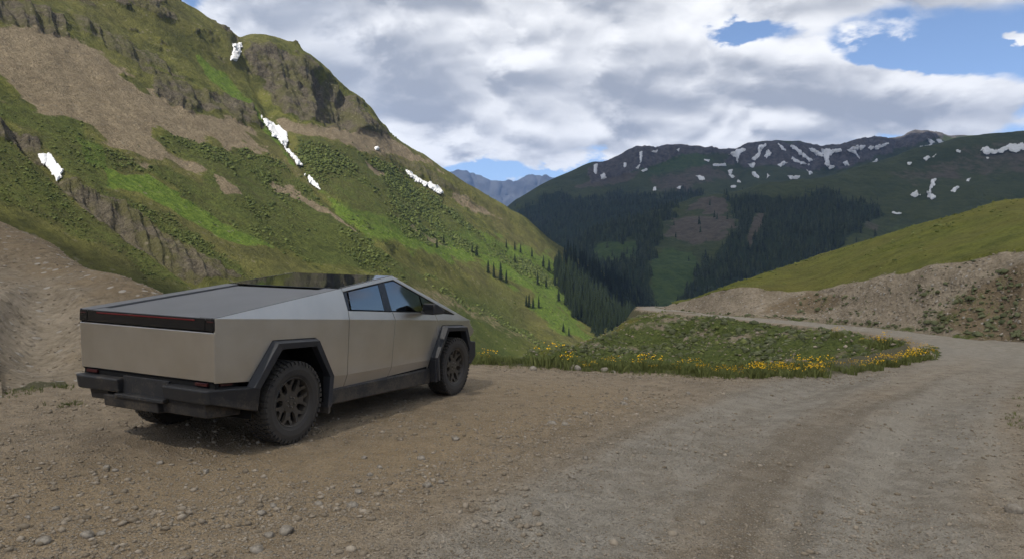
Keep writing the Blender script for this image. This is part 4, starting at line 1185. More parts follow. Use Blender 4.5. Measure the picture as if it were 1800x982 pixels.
def slope_stones(L, w, n, smin, smax, seed):
    r = np.random.default_rng(seed)
    w = w * ((L.px > -40) & (L.px < 1840) & (L.py > 300) & (L.py < 720) & (L.P[..., 1] > 4))
    P, nn, _ = L.sample(w, n, r); s_ = smin + (smax - smin) * r.beta(1.0, 4.0, n)
    V, F, vary = scatter(STONES, P + nn * (s_ * 0.15)[:, None], np.stack([s_] * 3, -1), r.uniform(0, 6.28, n), by_size(s_, 8, 5, r, 0.8))
    tag(mesh_np('slope_stones', V, F, M_STONE, False, {'vary': vary}), kind='stuff')


slope_stones(BERM, np.ones(BERM.px.shape) * (BERM.v[:, None] > 0.07), 7000, 0.010, 0.065, 704)
slope_stones(HILL, HILL.attrs['dirt'] * (HILL.vv > 0.06), 2600, 0.015, 0.12, 705)
slope_stones(FILL, (1.2 - FILL.attrs['veg']) * (FILL.v[:, None] > 0.07), 2200, 0.03, 0.20, 706)


def ground_at(px, py):
    """where the line of sight of a photo pixel meets the near ground"""
    for d in np.arange(3.5, 70, 0.02):
        p = at(px, py, d)
        if p[2] <= ground_z(p[0], p[1]): return p
    return p


def rock_thing(px, py, wpx, label, group=None, seed=0, tall=0.6):
    p = ground_at(px, py); s_ = wpx * p[1] / FPX / 2
    V, F = ico(2, 800 + seed, 0.07); r = np.random.default_rng(810 + seed)
    V = V * np.array([1.0, r.uniform(0.7, 0.9), tall])
    for _ in range(6):
        n = r.normal(size=3); n /= np.linalg.norm(n); dd = V @ n; lim = r.uniform(0.42, 0.72); V = V - np.maximum(0, dd - lim)[:, None] * n
    o = mesh_np('rock', V * s_ * 1.15, F, M_ROCK, False)
    o.location = (p[0], p[1] + s_ * 0.4, ground_z(p[0], p[1] + s_ * .4) + s_ * tall * 0.32); o.rotation_euler.z = r.uniform(-0.5, 0.5)
    return tag(o, label, 'rock', group)


GRK = 'rocks lying on the gravel'
RK = [(74, 956, 26, 'pale angular rock near the bottom left corner of the gravel'), (150, 944, 24, 'rounded rock right of the pale angular rock at bottom left'), (177, 940, 16, 'smaller rock beside the rounded rock at bottom left'), (1785, 903, 36, 'smooth pale rock at the right edge of the road'),
      (628, 868, 18, 'dark upright rock atop the gravel ridge in the foreground'), (620, 891, 20, 'grey rock at the left end of the stone line below the tyre'), (560, 888, 16, None), (500, 940, 32, 'wide flat grey slab sunk in the gravel at bottom centre-left'), (472, 944, 20, 'grey rock just left of the wide flat slab'), (450, 972, 26, 'flat pale rock at the bottom edge below the wide slab'),
      (457, 906, 17, None), (478, 890, 14, None), (740, 807, 16, 'pale rock right of the rear tyre on the ochre dirt'), (800, 773, 14, 'round stone with grass roots right of the rear wheel'), (775, 850, 14, None), (751, 856, 18, 'tilted stone on the crest of the gravel ridge'), (970, 745, 15, None), (992, 747, 14, None), (1030, 728, 12, None), (1095, 710, 12, None),
      (1101, 702, 11, None), (1063, 652, 16, 'grey block at the grass edge beyond the turnout'), (1079, 655, 11, 'small grey stone right of the grey block at the grass edge'), (1029, 808, 12, 'dark cube-like stone on the road side of the turnout'), (1005, 841, 14, None), (958, 829, 12, None), (640, 806, 12, None), (667, 822, 12, None), (185, 824, 14, None), (200, 829, 12, None), (280, 816, 14, None), (48, 912, 12, None), (360, 831, 14, None), (95, 896, 14, None), (650, 836, 12, None),
      (936, 650, 16, 'flat white stone at the grass edge right of the truck'), (1010, 650, 22, 'bent pale stone lying along the grass edge'), (1210, 692, 10, None), (1380, 703, 12, None), (1205, 790, 10, None), (1235, 922, 16, None), (1605, 830, 12, None), (1497, 730, 10, None), (1115, 797, 9, None)]
for i, (x, y, w, lab) in enumerate(RK): rock_thing(x, y, w, lab or 'loose fist-sized stone among the gravel of the turnout', GRK, i)


def blades(n, h, spread, seed, lean=0.35, wid=0.012):
    r = np.random.default_rng(seed); V = []; F = []
    for i in range(n):
        a = r.uniform(0, 6.28); q = spread * math.sqrt(r.uniform()); x, y = q * math.cos(a), q * math.sin(a)
        hh = h * r.uniform(0.5, 1.1); l = r.normal(0, lean, 2) * hh + np.array([x, y]) / max(spread, .01) * 0.25 * hh; t = r.uniform(0, 3.14); w = wid * r.uniform(.6, 1.4)
        dx, dy = w * math.cos(t), w * math.sin(t); b = len(V)
        V += [(x - dx, y - dy, -0.02), (x + dx, y + dy, -0.02), (x + l[0] * .4 + dx * .8, y + l[1] * .4 + dy * .8, hh * .6), (x + l[0] * .4 - dx * .8, y + l[1] * .4 - dy * .8, hh * .6), (x + l[0], y + l[1], hh)]
        F += [(b, b + 1, b + 2), (b, b + 2, b + 3), (b + 3, b + 2, b + 4)]
    return np.array(V), np.array(F)


def edge_points(n, seed, lo=-0.05, hi=1.3, x0=-6.5, x1=15, far=False):
    r = np.random.default_rng(seed); out = []
    while len(out) < n:
        x = r.uniform(x0, x1, 4000); y = r.uniform(8, 34 if far else 23, 4000)
        sd = -poly_sd(x, y, GRAVEL)
        k = (sd > lo) & (sd < hi) & (y > 0.35 * x + 8.5) & ((x > -4.6) & (y > 12.5)) & (x < 13.6 + (y > 24) * 2) & ~((x > 14) & (y < 24))
        k &= line_d(x, y, TRACK) > 2.2
        out += list(zip(x[k], y[k]))
    a = np.array(out[:n]); return a[:, 0], a[:, 1]


def build_grass():
    x, y = edge_points(5200, 31, -0.12, 1.6); r = np.random.default_rng(32); n = len(x)
    s_ = r.uniform(0.25, 0.7, n) * (0.3 + 0.6 * sst(-0.2, 0.5, -poly_sd(x, y, GRAVEL))) * (1 + 0.7 * fbm(x / .7, y / .7, octv=3, seed=77))
    P = np.stack([x, y, ground_z(x, y)], -1)
    V, F, vary = scatter([blades(7, 0.20, 0.07, 900 + k) for k in range(6)], P, np.stack([s_] * 3, -1), r.uniform(0, 6.28, n), r.integers(0, 6, n))
    tag(mesh_np('roadside_grass', V, F, M_GRASS, False, {'vary': vary}), kind='stuff')
    # sparse weeds at the foot of the dirt bank and the right shoulder
    pts = [(18, 695), (30, 690), (52, 687), (64, 686), (100, 680), (112, 681), (122, 712), (116, 714), (130, 711), (1795, 740), (1788, 730), (1800, 715), (1798, 752), (1790, 700)]
    P = []
    for (a, b) in pts:
        g0 = ground_at(a, b)
        for _ in range(9): q = g0 + r.normal(0, .09, 3); P.append((q[0], q[1], float(ground_z(q[0], q[1]))))
    P = np.array(P); n = len(P); s_ = r.uniform(.12, .34, n)
    V, F, vary = scatter([blades(7, 0.20, 0.07, 900 + k) for k in range(6)], P, np.stack([s_] * 3, -1), r.uniform(0, 6.28, n), r.integers(0, 6, n))
    tag(mesh_np('sparse_weeds', V, F, M_GRASS, False, {'vary': vary}), kind='stuff')


build_grass()


def flower_variant(seed, nst=16, h=0.30, spread=0.16):
    r = np.random.default_rng(seed)
    fv, ff = blades(60, h * 0.72, spread, seed, 0.25, 0.011)
    fo = mesh_np('foliage', fv, ff, M_GRASS, False, {'vary': r.uniform(0, 1, len(fv))})
    V = []; F = []
    for i in range(nst):                         # daisy heads: eight petals round a domed eye, tilted
        a = r.uniform(0, 6.28); q = spread * 1.1 * math.sqrt(r.uniform()); c = Vector((q * math.cos(a), q * math.sin(a), h * r.uniform(.72, 1.08)))
        ax = Vector((r.normal(0, .6), r.normal(0, .6) - 0.5, 1)).normalized(); M = ax.to_track_quat('Z', 'Y').to_matrix(); R0 = r.uniform(.011, .021); b = len(V)
        V.append(c + M @ Vector((0, 0, .008)))
        for k in range(8):
            rr = R0 * (1.0 if k % 2 == 0 else .6); V.append(c + M @ Vector((rr * math.cos(k * .785), rr * math.sin(k * .785), 0)))
        F += [(b, b + 1 + k, b + 1 + (k + 1) % 8) for k in range(8)]
        F += [(b + 1 + k, b + 1 + (k + 2) % 8, b + 1 + (k + 1) % 8) for k in range(0, 8, 2)]
    V = np.array([v[:] for v in V]); bo = mesh_np('blossoms', V, np.array(F), M_PETAL, False, {'vary': r.uniform(0, 1, len(V))})
    d = (fo.data, bo.data)
    for o in (fo, bo): bpy.data.objects.remove(o)
    return d


def build_flowers():
    r = np.random.default_rng(41); var = [flower_variant(920 + k, 12 + 3 * (k % 4)) for k in range(8)]
    bush = flower_variant(940, 14, 0.36, 0.26)
    spots = []
    def strip(x0, y0, x1, y1, n, jx=8, jy=6):
        for i in range(n):
            t = (i + r.uniform(-.4, .4)) / max(n - 1, 1); spots.append((x0 + (x1 - x0) * t + r.normal(0, jx * .3), y0 + (y1 - y0) * t + r.normal(0, jy * .4)))
    strip(1115, 648, 1160, 652, 5); strip(1185, 653, 1235, 657, 7); strip(1262, 660, 1330, 663, 9); strip(1330, 661, 1450, 659, 20); strip(1500, 654, 1550, 649, 7); strip(1550, 646, 1635, 630, 16); strip(1340, 654, 1470, 651, 11)
    strip(1600, 628, 1638, 618, 8); strip(995, 645, 1040, 648, 5); strip(845, 637, 862, 637, 3); strip(1065, 648, 1085, 650, 2)
    pts = [(ground_at(a, b), .8, 0) for a, b in spots]
    # along the inner edge of the far leg
    for a, b in [(1468, 590), (1474, 592), (1515, 602), (1548, 606), (1556, 605), (1562, 610), (1553, 612), (1545, 609), (1590, 611), (1600, 613), (1535, 612)]:
        q, _ = FILL.on(np.array([a], float), np.array([b], float)); pts.append((q[0], 1.25, 1))
    for i, (p, k, far) in enumerate(pts):
        e = bpy.data.objects.new('wildflower_clump', None); COL.objects.link(e)
        z = p[2] if far else float(ground_z(p[0], p[1])); e.location = (p[0], p[1], z - 0.01); e.scale = (k * r.uniform(.55, 1.3),) * 3; e.rotation_euler.z = r.uniform(0, 6.28)
        qx = float(pixel_of(np.array(e.location))[0])
        lab = 'yellow wildflower clump on the inner bank of the far road bend' if far else ('yellow wildflower clump at the grass edge beside the truck front wheel' if qx < 900 else 'yellow wildflower clump just right of the tall grey-green tuft' if qx < 1100 else 'yellow wildflower clump in the sparse middle stretch of the turnout edge' if qx < 1250
            else 'yellow wildflower clump in the densest drift along the turnout edge' if qx < 1475 else 'yellow wildflower clump between the densest drift and the road bend' if qx < 1560 else 'yellow wildflower clump at the tip of the strip where the road bends')
        tag(e, lab, 'wildflowers', 'wildflowers on the far bank' if far else 'wildflowers along the turnout edge')
        for nm, d in zip(('foliage', 'blossoms'), var[i % 8]):
            o = bpy.data.objects.new(nm, d); COL.objects.link(o); o.parent = e
    for (px, py, sc, lab) in ((962, 643, 1.25, 'tallest grey-green tuft with yellow flowers right of the truck'),):
        p = ground_at(px, py); e = bpy.data.objects.new('wildflower_clump', None); COL.objects.link(e); e.location = (p[0], p[1], ground_z(p[0], p[1])); e.scale = (sc,) * 3
        tag(e, lab, 'wildflowers')
        for nm, d in zip(('foliage', 'blossoms'), bush):
            o = bpy.data.objects.new(nm, d); COL.objects.link(o); o.parent = e


build_flowers()

# ------------------------------------------------------------------ the truck (own frame: x forward from the rear axle, y left, z up)
def m_steel(g, b):
    o = g.obj(); sep = g.node('ShaderNodeSeparateXYZ'); g.link(o, sep.inputs[0]); z = N(g.nt, sep.outputs[2])
    n = g.noise(o, 3.0, 5, 0.6); f = g.noise(g.vscale(o, (2, 2, 90)), 1.0, 3, 0.6); sp = g.noise(o, 60.0, 3, 0.7)
    steel = g.mix(n.sstep(.3, .7), (0.57, 0.55, 0.505), (0.63, 0.61, 0.565))
    dust_reflection = (z * -1.0 + 0.60 + (n - 0.5) * 0.10 + (sp - .5) * .03).sstep(-0.16, 0.16)          # road dust, plus the ground's brown reflection painted on the lower panels
    film = (n * 0.09 + sp * 0.03 + dust_reflection * 0.42).clamp()
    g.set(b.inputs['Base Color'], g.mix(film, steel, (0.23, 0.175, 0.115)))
    g.set(b.inputs['Metallic'], 1.0 - film * 0.95)
    g.set(b.inputs['Roughness'], f * 0.03 + n * 0.04 + film * 0.25 + 0.29)


def m_trim(col, rough, dusty=0.5, top=0.75):
    def fn(g, b):
        o = g.obj(); n = g.noise(o, 5.0, 6, 0.65); sp = g.noise(o, 45.0, 4, 0.7)
        sep = g.node('ShaderNodeSeparateXYZ'); g.link(o, sep.inputs[0]); z = N(g.nt, sep.outputs[2])
        d = ((z * -1.0 + top) * 0.8 + (n - .5) * 1.3 + (sp - .5) * 1.0).sstep(0.05, 0.6) * dusty
        g.set(b.inputs['Base Color'], g.mix(d, col, (0.15, 0.12, 0.085)))
        b.inputs['Roughness'].default_value = rough; b.inputs['Specular IOR Level'].default_value = 0.35
        g.set(b.inputs['Normal'], g.bump(sp, 0.12, 0.004))
    return fn


def m_glass(tint, ior):
    def fn(g, b):
        nt = g.nt; out = nt.nodes['Material Output']; nt.nodes.remove(b)
        tr = g.node('ShaderNodeBsdfTransparent'); tr.inputs[0].default_value = (*tint, 1)
        gl = g.node('ShaderNodeBsdfGlossy'); gl.inputs['Roughness'].default_value = 0.03; gl.inputs[0].default_value = (.92, .97, 1, 1)
        fr = g.node('ShaderNodeFresnel'); fr.inputs[0].default_value = ior; mx = g.node('ShaderNodeMixShader')
        nt.links.new(fr.outputs[0], mx.inputs[0]); nt.links.new(tr.outputs[0], mx.inputs[1]); nt.links.new(gl.outputs[0], mx.inputs[2]); nt.links.new(mx.outputs[0], out.inputs['Surface'])
    return material('tinted_glass', lambda g, b: None) if False else fn


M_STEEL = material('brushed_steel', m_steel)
M_TRIM = material('black_plastic', m_trim((0.020, 0.020, 0.021), 0.55, 0.45))
M_FLARE = material('flare_plastic', m_trim((0.028, 0.029, 0.033), 0.5, 0.35, 0.55))
M_TYRE = material('tyre_rubber', m_trim((0.026, 0.025, 0.024), 0.7, 0.16, 0.8))
M_RIM = material('dark_wheel', m_trim((0.018, 0.018, 0.018), 0.42, 0.30, 0.7))
M_TON = plain('tonneau_coating', (0.085, 0.085, 0.088), 0.48, spec=0.45, var=0.08, vscale=3)
M_GLOSS = plain('black_gloss', (0.010, 0.010, 0.011), 0.16, spec=0.4, var=0.1, vscale=4)
M_RED = plain('red_lens', (0.10, 0.008, 0.010), 0.25, spec=0.4, var=0.1)
M_REDD = plain('dark_red_reflector', (0.04, 0.006, 0.007), 0.3, spec=0.4, var=0.1)
M_DARK = plain('shadowy_metal', (0.008, 0.008, 0.008), 0.8, spec=0.2)
M_SEAT = plain('seat_fabric', (0.03, 0.03, 0.032), 0.8, var=.15)
M_WIN = material('side_glass', m_glass((0.06, 0.085, 0.085), 2.3))
M_ROOF = material('roof_glass', m_glass((0.03, 0.032, 0.03), 3.4))
M_LAMP = plain('lamp_white', (0.6, 0.6, 0.6), 0.3)

TC = np.array([-5.91549837, -6.17216156, 1.88885545]); TF = np.array([0.91207711, 0.40992337, -0.00884173])
TR = np.array([0.40998939, -0.91154195, 0.03162229]); TU = np.array([-0.00490311, 0.03246699, 0.99946078])
ct, st = math.cos(PITCH), math.sin(PITCH)
TY, TZ = ct * TF - st * TU, st * TF + ct * TU                   # world forward and up in the truck frame
Rm = np.stack([TR, TY, TZ]); tl = Rm @ (-TC) + np.array([0, 0, CAMZ])
truck = bpy.data.objects.new('pickup_truck', None); COL.objects.link(truck)
MW = Matrix([[*Rm[i], tl[i]] for i in range(3)] + [[0, 0, 0, 1]])
truck.matrix_world = MW @ Matrix.Translation((0, 0, -0.012))
tag(truck, 'angular brushed steel pickup truck with black flares parked on the gravel turnout', 'pickup truck')

pA = np.array([-1.077, .964, 1.393]); pB = np.array([4.205, .906, 1.119]); pK = np.array([2.014, .845, 1.813])
nU = np.cross(pB - pA, pK - pA); nLw = np.cross(pB - pA, np.array([0, .93, .55]) - pA)


def up(x, z): return (x, float(pA[1] - (nU[0] * (x - pA[0]) + nU[2] * (z - pA[2])) / nU[1]), z)


def lo(x, z):
    y = float(pA[1] - (nLw[0] * (x - pA[0]) + nLw[2] * (z - pA[2])) / nLw[1])
    return (x, y - max(0, 0.62 - z) * 0.34, z)


def cr(x): t = (x - pA[0]) / (pB[0] - pA[0]); q = pA + (pB - pA) * t; return tuple(q)
def rail(x): t = (x - pA[0]) / (pK[0] - pA[0]); return tuple(pA + (pK - pA) * t)
def nose(x): t = (x - pK[0]) / (pB[0] - pK[0]); return tuple(pK + (pB - pK) * t)


def part(name, faces, mat, parent=truck, side=1, thick=0.0, gap=0.0, bevel=0.0, smooth=False, off=0.0, label=None):
    """faces: lists of points (left half, y > 0); side -1 mirrors to the right"""
    bm = bmesh.new(); vm = {}
    for f in faces:
        vs = []
        for p in f:
            k = tuple(round(c, 5) for c in p)
            if k not in vm: vm[k] = bm.verts.new((p[0], p[1] * side, p[2]))
            vs.append(vm[k])
        bm.faces.new(vs)
    bmesh.ops.recalc_face_normals(bm, faces=bm.faces[:])
    if gap:
        r = bmesh.ops.inset_region(bm, faces=bm.faces[:], thickness=gap, use_boundary=True, use_even_offset=True)
        bmesh.ops.delete(bm, geom=r['faces'], context='FACES')
    if thick:
        c = Vector((1.5, 0, 0.9))
        av = sum((f.normal * f.calc_area() for f in bm.faces), Vector()); ce = sum((f.calc_center_median() for f in bm.faces), Vector()) / len(bm.faces)
        if av.dot(ce - c) < 0: bmesh.ops.reverse_faces(bm, faces=bm.faces[:])
        if off:
            for v in bm.verts: v.co -= av.normalized() * off
        bmesh.ops.solidify(bm, geom=bm.faces[:], thickness=thick)
    me = bpy.data.meshes.new(name); bm.to_mesh(me); bm.free(); me.materials.append(mat)
    o = bpy.data.objects.new(name, me); COL.objects.link(o); o.parent = parent
    if bevel:
        b = o.modifiers.new('bevel', 'BEVEL'); b.width = bevel; b.segments = 2; b.limit_method = 'ANGLE'; b.angle_limit = R(25)
    if smooth:
        for p in me.polygons: p.use_smooth = True
    if label: o['label'] = label
    return o


def prism(name, prof, y0, y1, mat, parent=truck, bevel=0.008, side=1, taper=0.0):
    """closed profile in x-z pushed from y0 to y1"""
    bm = bmesh.new(); y0, y1 = y0 * side, y1 * side
    a = [bm.verts.new((x, y0, z)) for x, z in prof]; b = [bm.verts.new((x + taper, y1, z)) for x, z in prof]
    bm.faces.new(a); bm.faces.new(b[::-1]); n = len(prof)
    for i in range(n): bm.faces.new((a[i], a[(i + 1) % n], b[(i + 1) % n], b[i]))
    bmesh.ops.recalc_face_normals(bm, faces=bm.faces[:])
    me = bpy.data.meshes.new(name); bm.to_mesh(me); bm.free(); me.materials.append(mat)
    o = bpy.data.objects.new(name, me); COL.objects.link(o); o.parent = parent
    if bevel:
        m = o.modifiers.new('bevel', 'BEVEL'); m.width = bevel; m.segments = 2; m.limit_method = 'ANGLE'; m.angle_limit = R(20)
    return o


def box(name, x0, x1, y0, y1, z0, z1, mat, parent=truck, bevel=0.008):
    return prism(name, [(x0, z0), (x1, z0), (x1, z1), (x0, z1)], y0, y1, mat, parent, bevel)


def arch(outer, inner):
    f = []
    n = len(outer)
    rid = [tuple(np.array(o) * .72 + np.array(i) * .28) for o, i in zip(outer, inner)]
    for k in range(n - 1):
        rows = [[(outer[j][0], lo(*outer[j])[1] - 0.004, outer[j][1]) for j in (k, k + 1)], [(rid[j][0], 1.012, rid[j][1]) for j in (k, k + 1)],
                [(inner[j][0], 1.0, inner[j][1]) for j in (k, k + 1)], [(inner[j][0], 0.90, inner[j][1]) for j in (k, k + 1)]]
        for a, b in zip(rows[:-1], rows[1:]): f.append([a[0], a[1], b[1], b[0]])
    return f


RFO = [(-.63, .69), (-.30, 1.125), (.385, 1.105), (.665, .655), (.635, .31)]; RFI = [(-.505, .655), (-.205, 1.03), (.335, 1.02), (.585, .65), (.555, .30)]
FFO = [(3.05, .29), (2.985, .63), (3.27, 1.085), (3.93, 1.055), (4.13, .66)]; FFI = [(3.12, .29), (3.085, .635), (3.345, 1.0), (3.87, .975), (4.03, .66)]


def tyre_mesh():
    prof = [(.262, -.118), (.298, -.140), (.355, -.149), (.405, -.143), (.428, -.122), (.430, 0), (.428, .122), (.405, .143), (.355, .149), (.298, .140), (.262, .118)]
    n = 64; V = []; F = []
    for k in range(n):
        a = 2 * math.pi * k / n
        V += [(r * math.sin(a), w, r * math.cos(a)) for r, w in prof]
    m = len(prof)
    for k in range(n):
        for j in range(m - 1): F.append((k * m + j, k * m + j + 1, (k + 1) % n * m + j + 1, (k + 1) % n * m + j))
    def blk(a0, a1, w0, w1, r0, r1, skew=0.0):
        b = len(V)
        for (r, w) in ((r0, w0), (r0, w1), (r1, w1), (r1, w0)):
            for a in (a0, a1):
                aa = a + skew * (w - w0); V.append((r * math.sin(aa), w, r * math.cos(aa)))
        # indices: (r0,w0)a0,a1 (r0,w1) (r1,w1) (r1,w0)
        q = [b + i for i in range(8)]
        F.extend([(q[7], q[6], q[4], q[5]), (q[0], q[1], q[7], q[6])[::-1], (q[2], q[3], q[5], q[4]), (q[0], q[2], q[4], q[6]), (q[1], q[3], q[5], q[7])[::-1]])
    c = 46
    for k in range(c):
        a = 2 * math.pi * k / c; d = 2 * math.pi / c
        for sgn in (-1, 1):
            blk(a + .08 * d, a + .72 * d, sgn * .082, sgn * .141, .425, .443)                       # shoulder blocks
            blk(a + .10 * d, a + .70 * d, sgn * .136, sgn * .1505, .392 if k % 2 else .404, .428)    # side biters
            blk(a + .30 * d, a + .98 * d, sgn * .028, sgn * .074, .425, .442, sgn * .9)
        blk(a + .05 * d, a + .62 * d, -.020, .020, .425, .442, .8)
    me = bpy.data.meshes.new('tyre'); me.from_pydata(V, [], F); me.materials.append(M_TYRE); me.update()
    bm = bmesh.new(); bm.from_mesh(me); bmesh.ops.recalc_face_normals(bm, faces=bm.faces[:]); bm.to_mesh(me); bm.free()
    return me


def rim_mesh():
    """seven broad spokes that fork towards the lip; outward is +w"""
    V = []; F = []
    def lathe(prof, n=56):
        b = len(V); m = len(prof)
        for k in range(n):
            a = 2 * math.pi * k / n; V.extend([(r * math.sin(a), w, r * math.cos(a)) for r, w in prof])
        for k in range(n):
            for j in range(m - 1): F.append((b + k * m + j, b + k * m + j + 1, b + (k + 1) % n * m + j + 1, b + (k + 1) % n * m + j))
    lathe([(.236, -.11), (.232, .02), (.240, .085), (.252, .118), (.262, .126), (.268, .121), (.264, .105)])
    lathe([(.001, .094), (.030, .094), (.034, .088), (.034, .088), (.112, .086), (.120, .072), (.120, .03)])
    def slab(pts, w_in, w_out, dep=.034):
        b = len(V); n = len(pts)
        for (r, t) in pts:
            w = w_in + (w_out - w_in) * (r - .07) / .18; x, z = r * math.sin(t), r * math.cos(t); V.append((x, w, z)); V.append((x, w - dep, z))
        F.append(tuple(b + 2 * i for i in range(n))); F.append(tuple(b + 2 * i + 1 for i in range(n))[::-1])
        for i in range(n): j = (i + 1) % n; F.append((b + 2 * i, b + 2 * i + 1, b + 2 * j + 1, b + 2 * j))
    for k in range(7):
        a = 2 * math.pi * k / 7; q = lambda r, off: (r, a + off / r)
        slab([q(.100, -.036), q(.150, -.034), q(.200, -.054), q(.200, .054), q(.150, .034), q(.100, .036)], .080, .100)
        for sg in (-1, 1): slab([q(.194, sg * .014), q(.197, sg * .054), q(.248, sg * .086), q(.250, sg * .048)][::sg], .081, .106)
    me = bpy.data.meshes.new('rim'); me.from_pydata(V, [], F); me.materials.append(M_RIM); me.update()
    bm = bmesh.new(); bm.from_mesh(me); bmesh.ops.recalc_face_normals(bm, faces=bm.faces[:]); bm.to_mesh(me); bm.free()
    return me


def disc_mesh():
    bm = bmesh.new()
    bmesh.ops.create_cone(bm, cap_ends=True, segments=40, radius1=.225, radius2=.225, depth=.05, matrix=Matrix.Rotation(math.pi / 2, 4, 'X'))
    me = bpy.data.meshes.new('wheel'); bm.to_mesh(me); bm.free(); me.materials.append(M_DARK); return me


def nut_mesh():
    bm = bmesh.new()
    bmesh.ops.create_cone(bm, cap_ends=True, segments=6, radius1=.0115, radius2=.009, depth=.022, matrix=Matrix.Rotation(-math.pi / 2, 4, 'X'))
    me = bpy.data.meshes.new('lug_nut'); bm.to_mesh(me); bm.free(); me.materials.append(plain('worn_steel', (.25, .24, .22), .4, .8)); return me


def build_truck():
    # --- steel skin, both sides
    for sd in (-1, 1):
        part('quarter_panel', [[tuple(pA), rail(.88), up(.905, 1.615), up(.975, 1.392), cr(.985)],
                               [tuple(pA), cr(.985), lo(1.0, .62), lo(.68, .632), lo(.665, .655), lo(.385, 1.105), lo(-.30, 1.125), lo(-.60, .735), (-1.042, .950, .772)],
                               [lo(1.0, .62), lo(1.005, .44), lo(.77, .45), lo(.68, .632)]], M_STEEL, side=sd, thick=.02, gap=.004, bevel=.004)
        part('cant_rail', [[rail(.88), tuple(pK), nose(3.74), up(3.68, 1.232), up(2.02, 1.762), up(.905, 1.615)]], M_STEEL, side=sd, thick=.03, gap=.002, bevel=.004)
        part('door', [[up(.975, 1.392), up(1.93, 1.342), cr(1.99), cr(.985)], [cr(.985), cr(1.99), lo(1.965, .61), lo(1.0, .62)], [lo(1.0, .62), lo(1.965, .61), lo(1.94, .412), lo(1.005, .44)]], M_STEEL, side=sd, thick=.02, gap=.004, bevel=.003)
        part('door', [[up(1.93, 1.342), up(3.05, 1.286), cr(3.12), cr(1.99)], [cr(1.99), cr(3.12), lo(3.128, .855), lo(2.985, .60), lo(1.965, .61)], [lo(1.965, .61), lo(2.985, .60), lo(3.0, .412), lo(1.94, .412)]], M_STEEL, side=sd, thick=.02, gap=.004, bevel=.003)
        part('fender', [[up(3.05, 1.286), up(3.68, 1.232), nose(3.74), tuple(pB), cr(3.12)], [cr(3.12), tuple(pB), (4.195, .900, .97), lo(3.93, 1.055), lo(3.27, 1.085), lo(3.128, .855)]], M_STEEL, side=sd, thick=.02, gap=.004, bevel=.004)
        # dark structure behind the skin, seen through the gaps
        part('body_frame', [[tuple(pA), rail(.88), up(.905, 1.615), up(.975, 1.392), up(1.93, 1.342), up(3.05, 1.286), up(3.68, 1.232), nose(3.74), tuple(pB), cr(3.12), cr(1.99), cr(.985)],
                            [tuple(pA), cr(.985), cr(1.99), cr(3.12), tuple(pB), (4.195, .900, .97), lo(3.93, 1.06), lo(3.27, 1.09), lo(2.985, .62), lo(3.0, .42), lo(.77, .45), lo(.665, .66), lo(.385, 1.11), lo(-.30, 1.13), lo(-.60, .735), (-1.042, .950, .772)]], M_DARK, side=sd, thick=.012, off=.03)
        # glasshouse
        part('window', [[up(1.0, 1.612), up(1.64, 1.697), up(1.735, 1.367), up(1.035, 1.402)]], M_WIN, side=sd, thick=.005, off=.006)
        part('window', [[up(1.80, 1.718), up(2.025, 1.745), up(2.655, 1.545), up(2.735, 1.315), up(1.925, 1.357)]], M_WIN, side=sd, thick=.005, off=.006)
        part('quarter_window', [[up(2.69, 1.534), up(3.05, 1.418), up(3.10, 1.296), up(2.775, 1.312)]], M_WIN, side=sd, thick=.005, off=.006)
        part('pillar', [[up(.912, 1.608), up(.99, 1.618), up(1.03, 1.396), up(.98, 1.396)]], M_GLOSS, side=sd, thick=.012, off=.007)
        part('pillar', [[up(1.648, 1.706), up(1.79, 1.724), up(1.915, 1.349), up(1.745, 1.360)]], M_GLOSS, side=sd, thick=.012, off=.007)
        part('pillar', [[up(3.05, 1.424), up(3.665, 1.238), up(3.10, 1.289)]], M_GLOSS, side=sd, thick=.012, off=.007)
        part('window_frame', [[up(.905, 1.615), up(2.02, 1.762), up(3.68, 1.232), up(3.60, 1.246), up(2.022, 1.748), up(.918, 1.603)]], M_DARK, side=sd, thick=.02, off=.008)
        part('window_frame', [[up(.975, 1.398), up(1.93, 1.349), up(3.10, 1.292), up(3.10, 1.282), up(1.93, 1.336), up(.975, 1.385)]], M_DARK, side=sd, thick=.02, off=.008)
        # flares, mud flaps, liners, sill
        part('wheel_arch_flare', arch(RFO, RFI), M_FLARE, side=sd, bevel=.004)
        part('wheel_arch_flare', arch(FFO, FFI), M_FLARE, side=sd, bevel=.004)
        for I, x in ((RFI, 0.0), (FFI, 3.602)):
            g = [(x - .56, .35), (x - .52, .70), (x - .30, 1.02), (x + .32, 1.02), (x + .54, .70), (x + .56, .35)]
            f = [[(a[0], .93, a[1]), (b[0], .93, b[1]), (b[0], .52, b[1]), (a[0], .52, a[1])] for a, b in zip(g[:-1], g[1:])] + [[(q[0], .52, q[1]) for q in g]]
            part('wheel_well', f, M_DARK, side=sd)
        prism('mud_flap', [(.565, .225), (.60, .225), (.645, .50), (.60, .50)], .80, 1.0, M_TRIM, side=sd, bevel=.006)
        prism('mud_flap', [(3.015, .27), (3.075, .27), (3.06, .60), (2.99, .60)], .84, .985, M_FLARE, side=sd, bevel=.006, )
        prism('sill', [(.655, .285), (3.02, .245), (3.02, .468), (.655, .472)], .72, .885, M_TRIM, side=sd, bevel=.02)
        # wing mirror
        prism('mirror', [(2.50, 1.290), (2.535, 1.447), (2.60, 1.440), (2.84, 1.335), (2.78, 1.290)], 1.02, 1.20, M_TRIM, side=sd, bevel=.018, taper=.03)
        prism('mirror_arm', [(2.66, 1.288), (2.78, 1.288), (2.80, 1.330), (2.68, 1.330)], .90, 1.03, M_TRIM, side=sd, bevel=.006)
